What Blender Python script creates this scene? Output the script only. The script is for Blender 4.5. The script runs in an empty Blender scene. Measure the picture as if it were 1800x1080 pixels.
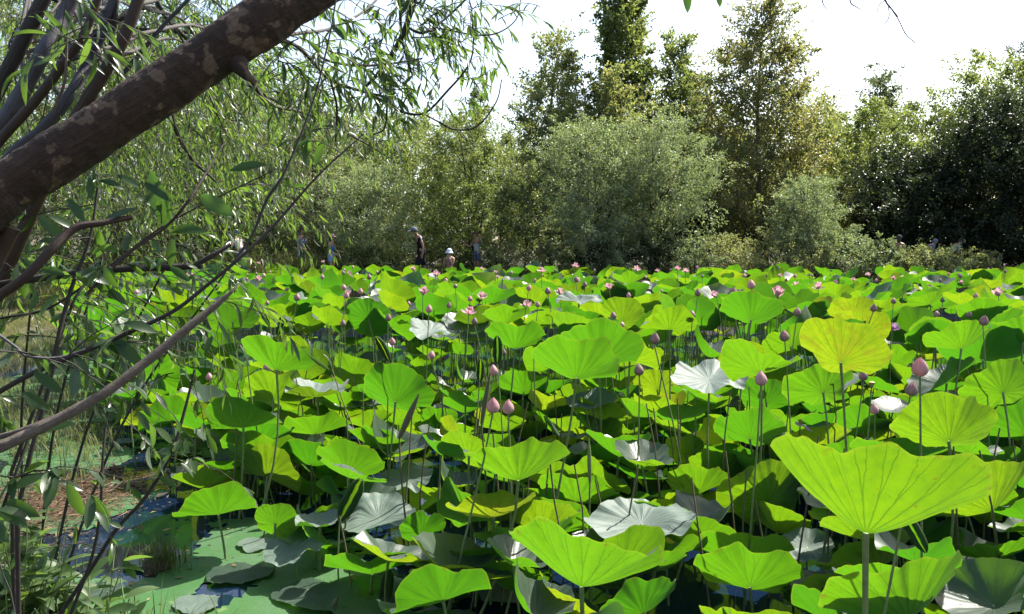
import bpy, math, random
import numpy as np
from mathutils import Vector, Matrix

scene = bpy.context.scene
COL = scene.collection
PI = math.pi
# ------------------------------------------------------------------ camera
FPX = 1498.0                      # focal length in photograph pixels (1800 wide)
PITCH = math.radians(3.8)
EYE = np.array((0.0, 0.0, 1.9))
cam_d = bpy.data.cameras.new('camera')
cam_d.sensor_width = 36.0
cam_d.lens = 36.0 * FPX / 1800.0
cam_d.clip_start = 0.05
cam_d.clip_end = 2000.0
cam = bpy.data.objects.new('camera', cam_d)
cam.location = EYE
cam.rotation_euler = (PI / 2 - PITCH, 0, 0)
COL.objects.link(cam)
scene.camera = cam
# ------------------------------------------------------------------ sky and sun
SUN_EL, SUN_AZ = math.radians(50), math.radians(47)      # azimuth to the right of the view
world = bpy.data.worlds.new('World')
scene.world = world
world.use_nodes = True
wn = world.node_tree
sky = wn.nodes.new('ShaderNodeTexSky')
sky.sky_type = 'NISHITA'
sky.sun_disc = False
sky.sun_elevation = SUN_EL
sky.sun_rotation = SUN_AZ
sky.air_density = 1.0
sky.dust_density = 2.5
sky.ozone_density = 0.0
bg = wn.nodes['Background']
bg.inputs['Strength'].default_value = 0.11
wn.links.new(sky.outputs['Color'], bg.inputs['Color'])
sun_d = bpy.data.lights.new('sun', 'SUN')
sun_d.energy = 5.0
sun_d.angle = math.radians(0.53)
sun_d.color = (1.0, 0.95, 0.87)
sun = bpy.data.objects.new('sun', sun_d)
sdir = Vector((math.sin(SUN_AZ) * math.cos(SUN_EL), math.cos(SUN_AZ) * math.cos(SUN_EL), math.sin(SUN_EL)))
sun.rotation_euler = sdir.to_track_quat('Z', 'Y').to_euler()
sun.location = (20, 30, 60)
COL.objects.link(sun)
scene.view_settings.view_transform = 'Standard'
scene.view_settings.look = 'None'
scene.view_settings.exposure = 1.5
scene.view_settings.gamma = 1.0
scene.view_settings.use_curve_mapping = False
scene.render.engine = 'CYCLES'
cy = scene.cycles
cy.max_bounces = 7
cy.diffuse_bounces = 3
cy.glossy_bounces = 3
cy.transmission_bounces = 5
cy.transparent_max_bounces = 4
cy.sample_clamp_indirect = 6.0
cy.caustics_reflective = False
cy.caustics_refractive = False
cy.use_denoising = True
try:
    cy.denoiser = 'OPENIMAGEDENOISE'
except Exception:
    pass

# ------------------------------------------------------------------ helpers
rng = np.random.default_rng(7)
FWD = np.array((0, math.cos(PITCH), -math.sin(PITCH)))
UPV = np.array((0, math.sin(PITCH), math.cos(PITCH)))
RGT = np.array((1.0, 0, 0))


def P(px, py, d):
    """world point seen at photograph pixel (px,py) at depth d metres"""
    return EYE + RGT * ((px - 900) / FPX * d) + UPV * (-(py - 540) / FPX * d) + FWD * d


def G(px, py, z=0.0):
    r = P(px, py, 1.0) - EYE
    return EYE + r * ((z - EYE[2]) / r[2])


def proj(p):
    q = np.asarray(p) - EYE
    d = q @ FWD
    d = np.where(np.abs(d) < 1e-4, 1e-4, d)
    return 900 + (q @ RGT) / d * FPX, 540 - (q @ UPV) / d * FPX, d


def nrm(v):
    v = np.asarray(v, float)
    return v / np.maximum(np.linalg.norm(v, axis=-1, keepdims=True), 1e-9)


class MB:
    """collects vertices, faces, uvs and a random value per face, then links them as ONE mesh object"""
    def __init__(self):
        self.v, self.f4, self.f3, self.uv4, self.uv3, self.r4, self.r3, self.n = [], [], [], [], [], [], [], 0
        self.m4, self.m3 = [], []

    def add(self, v, f, uv=None, rnd=None, mat=0):
        v = np.asarray(v, float)
        f = np.asarray(f, int)
        self.v.append(v)
        q = f.shape[1]
        ff = f + self.n
        self.n += len(v)
        if rnd is None:
            rnd = np.zeros(len(f))
        rnd = np.broadcast_to(np.asarray(rnd, float), (len(f),))
        u = np.zeros((len(f), q, 2)) if uv is None else (np.asarray(uv)[f] if np.asarray(uv).ndim == 2 else uv)
        mm = np.full(len(f), mat, int)
        if q == 4:
            self.f4.append(ff); self.uv4.append(u); self.r4.append(rnd); self.m4.append(mm)
        else:
            self.f3.append(ff); self.uv3.append(u); self.r3.append(rnd); self.m3.append(mm)

    def tube(self, pts, rad, sides=6, cap=True, rnd=0.0, mat=0):
        pts = np.asarray(pts, float)
        n = len(pts)
        rad = np.broadcast_to(np.asarray(rad, float), (n,))
        t = nrm(np.gradient(pts, axis=0))
        ref = np.array((0.0, 0, 1)) if abs(t[0][2]) < 0.9 else np.array((1.0, 0, 0))
        nn = np.zeros_like(pts)
        a = ref - t[0] * (ref @ t[0])
        nn[0] = a / np.linalg.norm(a)
        for i in range(1, n):
            a = nn[i - 1] - t[i] * (nn[i - 1] @ t[i])
            nn[i] = a / max(np.linalg.norm(a), 1e-9)
        bb = np.cross(t, nn)
        th = np.arange(sides) / sides * 2 * PI
        ring = pts[:, None] + rad[:, None, None] * (np.cos(th)[None, :, None] * nn[:, None] + np.sin(th)[None, :, None] * bb[:, None])
        v = ring.reshape(-1, 3)
        i, k = np.meshgrid(np.arange(n - 1), np.arange(sides), indexing='ij')
        i, k = i.ravel(), k.ravel()
        k2 = (k + 1) % sides
        f = np.stack([i * sides + k, i * sides + k2, (i + 1) * sides + k2, (i + 1) * sides + k], 1)
        L = np.concatenate([[0], np.cumsum(np.linalg.norm(np.diff(pts, axis=0), axis=1))])
        uvf = np.stack([np.stack([k / sides, L[i]], 1), np.stack([(k + 1) / sides, L[i]], 1),
                        np.stack([(k + 1) / sides, L[i + 1]], 1), np.stack([k / sides, L[i + 1]], 1)], 1)
        self.add(v, f, uvf, rnd, mat)
        if cap:
            c = np.array([pts[0] - t[0] * rad[0] * .3, pts[-1] + t[-1] * rad[-1] * .4])
            vv = np.concatenate([ring[0], ring[-1], c])
            kk = np.arange(sides)
            f3 = np.concatenate([np.stack([(kk + 1) % sides, kk, np.full(sides, 2 * sides)], 1),
                                 np.stack([sides + kk, sides + (kk + 1) % sides, np.full(sides, 2 * sides + 1)], 1)])
            self.add(vv, f3, None, rnd, mat)

    def inst(self, tv, tf, pos, R, sc, rnd, tuv=None, mat=0):
        """instances of template (tv,tf): pos (N,3), R (N,3,3) columns = axes, sc (N,) or (N,3)"""
        pos = np.asarray(pos, float)
        N = len(pos)
        if N == 0:
            return
        sc = np.asarray(sc, float)
        if sc.ndim == 1:
            sc = np.repeat(sc[:, None], 3, 1)
        tv = np.asarray(tv, float)
        loc = tv[None] * sc[:, None, :]
        v = np.einsum('nij,nkj->nki', R, loc) + pos[:, None]
        k = len(tv)
        f = (np.asarray(tf)[None] + (np.arange(N) * k)[:, None, None]).reshape(-1, np.asarray(tf).shape[1])
        uv = None if tuv is None else np.tile(np.asarray(tuv), (N, 1))
        self.add(v.reshape(-1, 3), f, uv, np.repeat(np.asarray(rnd, float), len(tf)), mat)

    def mesh(self, name, mats, smooth=True):
        me = bpy.data.meshes.new(name)
        v = np.concatenate(self.v) if self.v else np.zeros((0, 3))
        parts, tot, uvs, rn, mi = [], [], [], [], []
        if self.f4:
            f = np.concatenate(self.f4); parts.append(f.ravel()); tot.append(np.full(len(f), 4))
            uvs.append(np.concatenate(self.uv4).reshape(-1, 2)); rn.append(np.concatenate(self.r4)); mi.append(np.concatenate(self.m4))
        if self.f3:
            f = np.concatenate(self.f3); parts.append(f.ravel()); tot.append(np.full(len(f), 3))
            uvs.append(np.concatenate(self.uv3).reshape(-1, 2)); rn.append(np.concatenate(self.r3)); mi.append(np.concatenate(self.m3))
        loops = np.concatenate(parts); tot = np.concatenate(tot); uvs = np.concatenate(uvs); rn = np.concatenate(rn); mi = np.concatenate(mi)
        me.vertices.add(len(v)); me.vertices.foreach_set('co', v.astype(np.float32).ravel())
        me.loops.add(len(loops)); me.loops.foreach_set('vertex_index', loops.astype(np.int32))
        me.polygons.add(len(tot))
        st = np.concatenate([[0], np.cumsum(tot)[:-1]])
        me.polygons.foreach_set('loop_start', st.astype(np.int32))
        me.polygons.foreach_set('loop_total', tot.astype(np.int32))
        me.polygons.foreach_set('use_smooth', np.full(len(tot), smooth))
        me.polygons.foreach_set('material_index', mi.astype(np.int32))
        ul = me.uv_layers.new(name='UVMap')
        ul.data.foreach_set('uv', uvs.astype(np.float32).ravel())
        at = me.attributes.new('rnd', 'FLOAT', 'FACE')
        at.data.foreach_set('value', rn.astype(np.float32))
        for m in (mats if isinstance(mats, (list, tuple)) else [mats]):
            me.materials.append(m)
        me.update(calc_edges=True)
        return me

    def build(self, name, mats, parent=None, smooth=True, org=None):
        if org is not None:
            self.v = [a - np.asarray(org) for a in self.v]
        me = self.mesh(name, mats, smooth)
        return link(name, me, parent)


def link(name, me, parent=None):
    o = bpy.data.objects.new(name, me)
    COL.objects.link(o)
    if parent is not None:
        o.parent = parent
    return o


def tag(o, label=None, cat=None, group=None, kind=None):
    if label: o['label'] = label
    if cat: o['category'] = cat
    if group: o['group'] = group
    if kind: o['kind'] = kind
    return o


def thing(name, loc, label, cat, group=None):
    o = bpy.data.objects.new(name, None)
    o.empty_display_size = 0.05
    COL.objects.link(o)
    o.location = tuple(loc)
    return tag(o, label, cat, group)


def spline(pts, n=6):
    """Catmull-Rom through the rows of pts (any number of columns)"""
    p = np.asarray(pts, float)
    if len(p) < 3:
        t = np.linspace(0, 1, n + 1)[:, None]
        return p[0] * (1 - t) + p[-1] * t
    q = np.vstack([2 * p[0] - p[1], p, 2 * p[-1] - p[-2]])
    out = []
    for i in range(1, len(q) - 2):
        t = np.linspace(0, 1, n, endpoint=False)[:, None]
        a, b, c, d = q[i - 1], q[i], q[i + 1], q[i + 2]
        out.append(.5 * (2 * b + (c - a) * t + (2 * a - 5 * b + 4 * c - d) * t ** 2 + (3 * b - a - 3 * c + d) * t ** 3))
    out.append(p[-1:])
    return np.vstack(out)


def frames(ydir, nhint):
    """rotation matrices whose Y column is ydir and Z column close to nhint"""
    y = nrm(ydir)
    x = nrm(np.cross(y, nhint))
    z = np.cross(x, y)
    return np.stack([x, y, z], -1)


def randdir(n, r=None):
    r = r or rng
    return nrm(r.normal(size=(n, 3)))


# ------------------------------------------------------------------ materials
def sc3(c, k=.64):
    return tuple(x * k for x in c)


def newmat(name):
    m = bpy.data.materials.new(name)
    m.use_nodes = True
    nt = m.node_tree
    nt.nodes.clear()
    return m, nt, nt.nodes.new('ShaderNodeOutputMaterial')


class NT:
    def __init__(self, nt): self.nt = nt
    def n(self, t, **kw):
        x = self.nt.nodes.new(t)
        for k, v in kw.items(): setattr(x, k, v)
        return x
    def set(self, sock, v):
        if hasattr(v, 'is_linked') or isinstance(v, bpy.types.NodeSocket): self.nt.links.new(v, sock)
        else: sock.default_value = v
    def math(self, op, a, b=None, clamp=False):
        x = self.n('ShaderNodeMath', operation=op, use_clamp=clamp)
        self.set(x.inputs[0], a)
        if b is not None: self.set(x.inputs[1], b)
        return x.outputs[0]
    def mix(self, f, a, b, mode='MIX'):
        x = self.n('ShaderNodeMix', data_type='RGBA', blend_type=mode)
        self.set(x.inputs[0], f)
        self.set(x.inputs[6], a if not isinstance(a, tuple) else (*a, 1))
        self.set(x.inputs[7], b if not isinstance(b, tuple) else (*b, 1))
        return x.outputs[2]
    def ramp(self, f, stops):
        x = self.n('ShaderNodeValToRGB')
        e = x.color_ramp.elements
        while len(e) < len(stops): e.new(0.5)
        for k, (p, c) in enumerate(stops):
            e[k].position = p
            e[k].color = (*c, 1) if isinstance(c, tuple) else (c, c, c, 1)
        self.set(x.inputs[0], f)
        return x.outputs[0]
    def smooth(self, v, lo, hi, a=0.0, b=1.0):
        x = self.n('ShaderNodeMapRange', interpolation_type='SMOOTHSTEP')
        self.set(x.inputs[0], v)
        for k, q in zip((1, 2, 3, 4), (lo, hi, a, b)): self.set(x.inputs[k], q)
        return x.outputs[0]
    def noise(self, vec, scale, detail=3.0, rough=.55):
        x = self.n('ShaderNodeTexNoise')
        if vec is not None: self.set(x.inputs['Vector'], vec)
        x.inputs['Scale'].default_value = scale
        x.inputs['Detail'].default_value = detail
        x.inputs['Roughness'].default_value = rough
        return x.outputs['Fac']
    def bump(self, h, strength=.3, dist=.01):
        x = self.n('ShaderNodeBump')
        x.inputs['Strength'].default_value = strength
        x.inputs['Distance'].default_value = dist
        self.set(x.inputs['Height'], h)
        return x.outputs[0]


def principled(T, base, rough=.6, spec=.5, normal=None):
    b = T.n('ShaderNodeBsdfPrincipled')
    T.set(b.inputs['Base Color'], base if not isinstance(base, tuple) else (*base, 1))
    T.set(b.inputs['Roughness'], rough)
    T.set(b.inputs['Specular IOR Level'], spec)
    if normal is not None: T.set(b.inputs['Normal'], normal)
    return b


def simple(name, base, rough=.6, spec=.4, var=.25, scale=20, bump=0.0, dark=None):
    m, nt, out = newmat(name)
    T = NT(nt)
    tc = T.n('ShaderNodeTexCoord').outputs['Object']
    f = T.noise(tc, scale)
    base = sc3(base, .72); dark = sc3(dark, .72) if dark else None
    d = dark or tuple(c * (1 - var) for c in base)
    c = T.mix(f, d, tuple(min(1, c * (1 + var)) for c in base))
    b = principled(T, c, rough, spec, T.bump(f, bump, .01) if bump else None)
    nt.links.new(b.outputs[0], out.inputs[0])
    return m


def leafmat(name, base, trans, tf=.45, rough=.45, spec=.5, hue=((.62, .72, .66), (1.32, 1.24, 1.0)), back=None):
    """small leaves: reflect + transmit; 'rnd' per face varies the albedo leaf by leaf"""
    base, trans, back, spec = sc3(base, .66), sc3(trans, .66), sc3(back, .66) if back else None, spec * .7
    m, nt, out = newmat(name)
    T = NT(nt)
    at = T.n('ShaderNodeAttribute', attribute_name='rnd').outputs['Fac']
    oi = T.n('ShaderNodeObjectInfo').outputs['Random']
    f = T.math('FRACT', T.math('ADD', at, T.math('MULTIPLY', oi, .3)))
    k = T.mix(f, hue[0], hue[1])
    b0 = base if back is None else T.mix(T.n('ShaderNodeNewGeometry').outputs['Backfacing'], base, back)
    b = principled(T, T.mix(1.0, b0, k, 'MULTIPLY'), rough, spec)
    t = T.n('ShaderNodeBsdfTranslucent')
    T.set(t.inputs[0], T.mix(1.0, trans, k, 'MULTIPLY'))
    mx = T.n('ShaderNodeMixShader')
    mx.inputs[0].default_value = tf
    nt.links.new(b.outputs[0], mx.inputs[1]); nt.links.new(t.outputs[0], mx.inputs[2])
    nt.links.new(mx.outputs[0], out.inputs[0])
    return m


def lotusmat(name, sunlit_wax=False):
    m, nt, out = newmat(name)
    T = NT(nt)
    uv = T.n('ShaderNodeUVMap').outputs[0]
    tc = T.n('ShaderNodeTexCoord').outputs['Object']
    sep = T.n('ShaderNodeSeparateXYZ'); nt.links.new(uv, sep.inputs[0])
    u, v = sep.outputs[0], sep.outputs[1]
    oi = T.n('ShaderNodeObjectInfo').outputs['Random']
    at = T.n('ShaderNodeAttribute', attribute_name='rnd').outputs['Fac']
    rv = T.math('FRACT', T.math('ADD', at, oi))
    n1 = T.noise(tc, 9.0, 3)
    n2 = T.noise(tc, 60.0, 3, .6)
    wob = T.math('MULTIPLY', T.math('SUBTRACT', n1, .5), .010)
    a = T.math('MULTIPLY', T.math('ADD', u, wob), 21.0)
    f = T.math('ABSOLUTE', T.math('SUBTRACT', T.math('FRACT', a), .5))
    o1 = T.math('MULTIPLY', T.math('MAXIMUM', T.math('SUBTRACT', v, .42), 0.0), .38)
    d1 = T.math('MULTIPLY', T.math('ABSOLUTE', T.math('SUBTRACT', f, o1)), T.math('MULTIPLY', v, 2 * PI / 21))
    w = T.math('SUBTRACT', .0150, T.math('MULTIPLY', v, .0082))
    vein = T.smooth(T.math('DIVIDE', d1, w), .25, 1.0, 1.0, 0.0)
    # fine side veins
    vo = T.n('ShaderNodeTexVoronoi', feature='DISTANCE_TO_EDGE')
    nt.links.new(tc, vo.inputs['Vector']); vo.inputs['Scale'].default_value = 42.0
    net = T.smooth(vo.outputs['Distance'], 0.0, .09, 1.0, 0.0)
    vein_all = T.math('MAXIMUM', vein, T.math('MULTIPLY', net, .30))
    # transmitted colour: yellow green, from leaf to leaf greener or yellower
    tr = T.ramp(rv, [(0.0, (.038, .182, .003)), (.5, (.084, .232, .003)), (.85, (.145, .265, .003)), (1.0, (.21, .29, .004))])
    tr = T.mix(T.math('MULTIPLY', T.smooth(n1, .35, .75), .35), tr, (.045, .165, .005))
    tr = T.mix(T.math('MULTIPLY', T.smooth(n2, .4, .8), .25), tr, (.15, .28, .008))
    tr = T.mix(T.math('MULTIPLY', vein_all, .62), tr, (.035, .10, .005))
    rim = T.smooth(v, .955, 1.0)
    tr = T.mix(T.math('MULTIPLY', rim, .22), tr, (.27, .30, .026))
    spot = T.smooth(T.noise(tc, 22.0, 2, .5), .69, .74)
    edge = T.math('MULTIPLY', T.smooth(v, .86, 1.0), T.smooth(T.noise(tc, 7.0, 3, .6), .58, .68))
    spot = T.math('MAXIMUM', spot, edge)
    streak = T.smooth(T.noise(tc, 16.0, 4, .75), .55, .8)
    tr = T.mix(T.math('MULTIPLY', spot, .55), tr, (.12, .07, .01))
    old = T.math('MULTIPLY', T.smooth(rv, .92, .98), T.smooth(T.noise(tc, 3.5, 4, .6), .5, .62))
    tr = T.mix(T.math('MULTIPLY', old, .38), tr, (.17, .14, .010))
    tr = T.mix(T.math('MULTIPLY', streak, .35), tr, (.05, .15, .006))
    top = T.mix(n1, (.028, .070, .034), (.062, .105, .072))
    top = T.mix(T.math('MULTIPLY', vein, .5), top, (.12, .16, .12))
    top = T.mix(T.math('MULTIPLY', spot, .5), top, (.12, .08, .03))
    if sunlit_wax:                       # paler leaf copy: sunlight on the wax is painted into the top colour
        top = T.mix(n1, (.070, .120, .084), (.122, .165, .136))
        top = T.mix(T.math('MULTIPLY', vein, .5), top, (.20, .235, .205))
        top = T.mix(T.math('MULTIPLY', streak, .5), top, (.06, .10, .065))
    und = T.mix(T.math('MULTIPLY', vein_all, .5), (.036, .085, .024), (.06, .08, .03))
    bf = T.n('ShaderNodeNewGeometry').outputs['Backfacing']
    base = T.mix(bf, top, und)
    bp = T.bump(T.math('ADD', T.math('MULTIPLY', vein, -1.0), T.math('MULTIPLY', n2, .3)), .5, .004)
    b = principled(T, base, T.math('ADD', .38, T.math('MULTIPLY', bf, .25)), T.math('SUBTRACT', .6, T.math('MULTIPLY', bf, .4)), bp)
    b.inputs['Sheen Weight'].default_value = .15
    if sunlit_wax:
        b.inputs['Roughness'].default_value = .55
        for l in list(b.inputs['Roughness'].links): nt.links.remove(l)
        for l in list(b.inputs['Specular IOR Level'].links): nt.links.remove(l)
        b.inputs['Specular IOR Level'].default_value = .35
    t = T.n('ShaderNodeBsdfTranslucent')
    T.set(t.inputs[0], tr)
    mx = T.n('ShaderNodeMixShader')
    mx.inputs[0].default_value = .30 if sunlit_wax else .54
    nt.links.new(b.outputs[0], mx.inputs[1]); nt.links.new(t.outputs[0], mx.inputs[2])
    nt.links.new(mx.outputs[0], out.inputs[0])
    return m


def barkmat(name, a, b, scale=14, rough=.8, bump=.6, spots=None, lent=None):
    a, b = sc3(a, .72), sc3(b, .72)
    spots = sc3(spots, .72) if spots else None
    m, nt, out = newmat(name)
    T = NT(nt)
    tc = T.n('ShaderNodeTexCoord').outputs['Object']
    n1 = T.noise(tc, scale, 5, .65)
    n2 = T.noise(tc, scale * 6, 4, .7)
    uvn = T.n('ShaderNodeUVMap').outputs[0]
    mpf = T.n('ShaderNodeMapping'); nt.links.new(uvn, mpf.inputs[0]); mpf.inputs['Scale'].default_value = (26, 9, 1)
    fur = T.smooth(T.noise(mpf.outputs[0], 1.0, 4, .7), .38, .62)
    c = T.mix(T.smooth(n1, .3, .7), a, b)
    c = T.mix(T.math('MULTIPLY', T.smooth(n2, .45, .7), .5), c, tuple(x * .45 for x in a))
    c = T.mix(T.math('MULTIPLY', T.math('SUBTRACT', 1.0, fur), .28), c, tuple(x * .35 for x in a))
    if spots:
        s = T.smooth(T.noise(tc, 19.0, 3, .5), .55, .61)
        c = T.mix(T.math('MULTIPLY', s, .8), c, spots)
        g = T.smooth(T.noise(tc, 30.0, 4, .7), .60, .72)
        c = T.mix(T.math('MULTIPLY', g, .45), c, (.045, .06, .025))
    if lent:
        uv = T.n('ShaderNodeUVMap').outputs[0]
        mp = T.n('ShaderNodeMapping'); nt.links.new(uv, mp.inputs[0]); mp.inputs['Scale'].default_value = (3, 110, 1)
        l = T.smooth(T.noise(mp.outputs[0], 1.0, 2, .5), .63, .70)
        c = T.mix(T.math('MULTIPLY', l, .75), c, lent)
    bs = principled(T, c, rough, .4, T.bump(T.math('ADD', T.math('ADD', n1, T.math('MULTIPLY', n2, .5)), T.math('MULTIPLY', fur, .4)), bump, .012))
    nt.links.new(bs.outputs[0], out.inputs[0])
    return m


M_LOTUS = lotusmat('lotus_leaf')
M_SUNLIT_WAX = lotusmat('sunlit_wax_lotus_leaf', True)
M_STALK = simple('lotus_stalk', (.20, .28, .085), .45, .5, .35, 40, .2, (.09, .10, .035))
M_DEADSTALK = simple('withered_stalk', (.15, .125, .06), .7, .3, .4, 30)
M_WATER = None
M_TRUNK = barkmat('willow_bark', (.042, .022, .0125), (.078, .043, .025), 11, .85, .8, spots=(.20, .13, .085))
M_GREYSTEM = barkmat('grey_stem_bark', (.075, .066, .08), (.125, .11, .13), 9, .5, .35, lent=(.03, .022, .02))
M_REDSTEM = barkmat('red_brown_bark', (.050, .024, .0135), (.075, .040, .022), 10, .6, .4, lent=(.05, .03, .02))
M_DARKTWIG = barkmat('dark_twig_bark', (.034, .024, .018), (.058, .045, .035), 18, .7, .4)
M_DEADWOOD = barkmat('bare_dead_wood', (.20, .150, .110), (.29, .235, .185), 30, .8, .7)
M_FARBARK = barkmat('far_bark', (.045, .038, .03), (.09, .08, .068), 6, .9, .3)
M_BIRCHBARK = barkmat('pale_bark', (.16, .15, .13), (.28, .27, .24), 4, .8, .2)
M_WLEAF = leafmat('willow_leaf', (.06, .105, .04), (.24, .40, .05), .45, .34, .7, back=(.19, .23, .165))
M_BROAD = leafmat('broad_willow_leaf', (.06, .105, .042), (.20, .38, .04), .45, .34, .6, back=(.18, .22, .155))
M_WEED = leafmat('weed_leaf', (.13, .205, .075), (.32, .50, .07), .42, .45, .5, back=(.22, .27, .17))
M_GRASS = leafmat('marsh_grass', (.095, .135, .045), (.19, .25, .05), .4, .5, .35, hue=((.8, .85, .8), (1.3, 1.1, .9)))
M_PALEGRASS = leafmat('pale_grass', (.24, .27, .12), (.34, .38, .12), .4, .55, .3, hue=((.75, .8, .7), (1.25, 1.1, 1.0)))
M_DRY = leafmat('dry_litter', (.24, .155, .095), (.15, .1, .05), .15, .7, .3, hue=((.5, .5, .5), (1.4, 1.35, 1.3)))
M_LITTER = leafmat('floating_litter', (.20, .17, .08), (.15, .13, .04), .15, .6, .4, hue=((.25, .25, .3), (1.7, 1.6, 1.2)))
# tree foliage palettes
FOL = {
    'grey': leafmat('foliage_grey_willow', (0.17, 0.205, 0.115), (0.33, 0.41, 0.12), .42, .42, .6, back=(0.33, 0.37, 0.27)),
    'pale': leafmat('foliage_pale_willow', (0.245, 0.305, 0.17), (0.38, 0.49, 0.18), .44, .42, .6, back=(0.46, 0.50, 0.40)),
    'green': leafmat('foliage_green', (0.14, 0.185, 0.085), (0.38, 0.48, 0.11), .42, .42, .6),
    'dark': leafmat('foliage_shaded_dark', (0.036, 0.05, 0.027), (0.07, 0.105, 0.03), .30, .42, .5),  # shade over the alders and undergrowth is put into this darker leaf colour
    'birch': leafmat('foliage_birch', (0.175, 0.22, 0.115), (0.50, 0.60, 0.17), .44, .46, .55, hue=((.8, .9, .8), (1.25, 1.05, .85))),
    'rust': leafmat('foliage_turning_birch', (0.175, 0.20, 0.10), (0.50, 0.57, 0.17), .44, .4, .5, hue=((.7, .85, .75), (1.3, 1.02, .9))),
    'far': leafmat('foliage_far', (0.11, 0.14, 0.085), (0.24, 0.31, 0.12), .38, .42, .5),
    'bush': leafmat('foliage_bank_bush', (0.25, 0.27, 0.15), (0.47, 0.52, 0.17), .44, .42, .5),
    'sedge': leafmat('foliage_meadow_bush', (0.27, 0.30, 0.155), (0.50, 0.57, 0.18), .44, .45, .4),
}

LAND, USED = [], set()


def place_label(px, py, head, fallback, land=None, near=75):
    """words that tie a thing to a nearby landmark; each landmark, side and distance is used once"""
    c = sorted(LAND if land is None else land, key=lambda l: (l[0] - px) ** 2 + ((l[1] - py) * 1.6) ** 2)[:48]
    for (lx, ly, nm) in c:
        dx, dy = px - lx, (py - ly) * 1.6
        a = math.degrees(math.atan2(-dy, dx)) % 360
        side = ('right of', 'behind and right of', 'behind', 'behind and left of', 'left of', 'in front and left of', 'in front of', 'in front and right of')[int((a + 22.5) // 45) % 8]
        side = ('close ' if math.hypot(dx, dy) < near else 'farther ') + side
        if (side, nm) in USED or len((head + ' ' + side + ' the ' + nm).split()) > 16: continue
        USED.add((side, nm))
        return head + ' ' + side + ' the ' + nm, False
    return fallback, True


# ------------------------------------------------------------------ terrain, water
SHX = np.array([-6., 0., 4.2, 6.2, 8.0, 11., 17., 24., 60.])
SHL = np.array([-.4, -.6, -2.0, -2.95, -4.0, -5.6, -9.2, -10.5, -12.])


def sstep(x):
    x = np.clip(x, 0, 1)
    return x * x * (3 - 2 * x)


def wob(x, y):
    return .5 * np.sin(x * 1.3 + 1.7 * np.sin(y * .7)) + .35 * np.sin(y * 1.9 + x * .6) + .2 * np.sin(x * 3.7 + y * 2.9)


def ground(x, y):
    x = np.asarray(x, float); y = np.asarray(y, float)
    sl = np.interp(y, SHX, SHL) + .18 * wob(x * 1.5, y * 1.5)
    left = sstep((sl - x) / 2.6 + .25)
    far = sstep((y - 26.9 - .25 * wob(x * .4, 3)) / 1.5)
    near = sstep((2.2 - y) / 2.5)
    z = -.45 + .56 * left + 1.36 * far * (1 - .42 * left) + .75 * near
    return z + .03 * wob(x * 2.1, y * 2.3) * np.maximum(left, far) + .25 * sstep((x * 0 + y - 34) / 20) + .012 * wob(x * 9, y * 8)


gx = np.unique(np.concatenate([np.linspace(-300, -24, 14), np.arange(-24, 24, .3), np.linspace(24, 300, 14)]))
gy = np.unique(np.concatenate([np.linspace(-40, -4, 7), np.arange(-4, 34, .3), np.linspace(34, 420, 16)]))
X, Y = np.meshgrid(gx, gy)
Z = ground(X, Y)
nx, ny = len(gx), len(gy)
i, j = np.meshgrid(np.arange(ny - 1), np.arange(nx - 1), indexing='ij')
a = (i * nx + j).ravel()
mb = MB()
mb.add(np.stack([X.ravel(), Y.ravel(), Z.ravel()], 1), np.stack([a, a + 1, a + nx + 1, a + nx], 1))
m, nt, out = newmat('bank_soil')
T = NT(nt)
tc = T.n('ShaderNodeTexCoord').outputs['Object']
n1 = T.noise(tc, 1.3, 5, .6); n2 = T.noise(tc, 28, 5, .7)
c = T.mix(T.smooth(n1, .35, .65), (.06, .043, .027), (.05, .063, .024))
c = T.mix(T.math('MULTIPLY', T.smooth(n2, .4, .7), .7), c, (.11, .08, .048))
b = principled(T, c, .85, .25, T.bump(n2, .8, .03))
nt.links.new(b.outputs[0], out.inputs[0])
o = mb.build('ground', m)
tag(o, 'dark muddy pond bank and bed under the plants', 'ground', kind='structure')

m, nt, out = newmat('pond_water')
T = NT(nt)
tc = T.n('ShaderNodeTexCoord').outputs['Object']
n1 = T.noise(tc, 6.0, 2, .5)
b = principled(T, (.004, .010, .028), .03, .5, T.bump(n1, .02, .01))  # blue of the mirrored sky is partly put into the base colour
b.inputs['IOR'].default_value = 1.33
nt.links.new(b.outputs[0], out.inputs[0])
mb = MB()
wx = np.linspace(-16, 60, 20); wy = np.linspace(-3, 31, 12)
X, Y = np.meshgrid(wx, wy)
i, j = np.meshgrid(np.arange(11), np.arange(19), indexing='ij'); a = (i * 20 + j).ravel()
mb.add(np.stack([X.ravel(), Y.ravel(), X.ravel() * 0], 1), np.stack([a, a + 1, a + 21, a + 20], 1))
tag(mb.build('pond_water', m), 'still dark pond water reflecting blue sky between the duckweed', 'water', kind='structure')

# duckweed film floating in a broken sheet on the left of the pond
m, nt, out = newmat('duckweed')
T = NT(nt)
tc = T.n('ShaderNodeTexCoord').outputs['Object']
n1 = T.noise(tc, 2.2, 4, .6); n2 = T.noise(tc, 130, 4, .75); n3 = T.noise(tc, 7, 3, .6)
c = T.mix(T.smooth(n1, .38, .62), (.030, .105, .016), (.060, .118, .055))
c = T.mix(T.math('MULTIPLY', T.smooth(n2, .42, .58), .85), c, (.018, .08, .013))
c = T.mix(T.smooth(n3, .62, .72), c, (.10, .165, .045))
b = principled(T, c, .55, .45, T.bump(n2, .5, .006))
nt.links.new(b.outputs[0], out.inputs[0])
cs = .035
dx = np.arange(-7.5, 3.0, cs); dy = np.arange(2.2, 15, cs)
X, Y = np.meshgrid(dx, dy)


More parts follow.
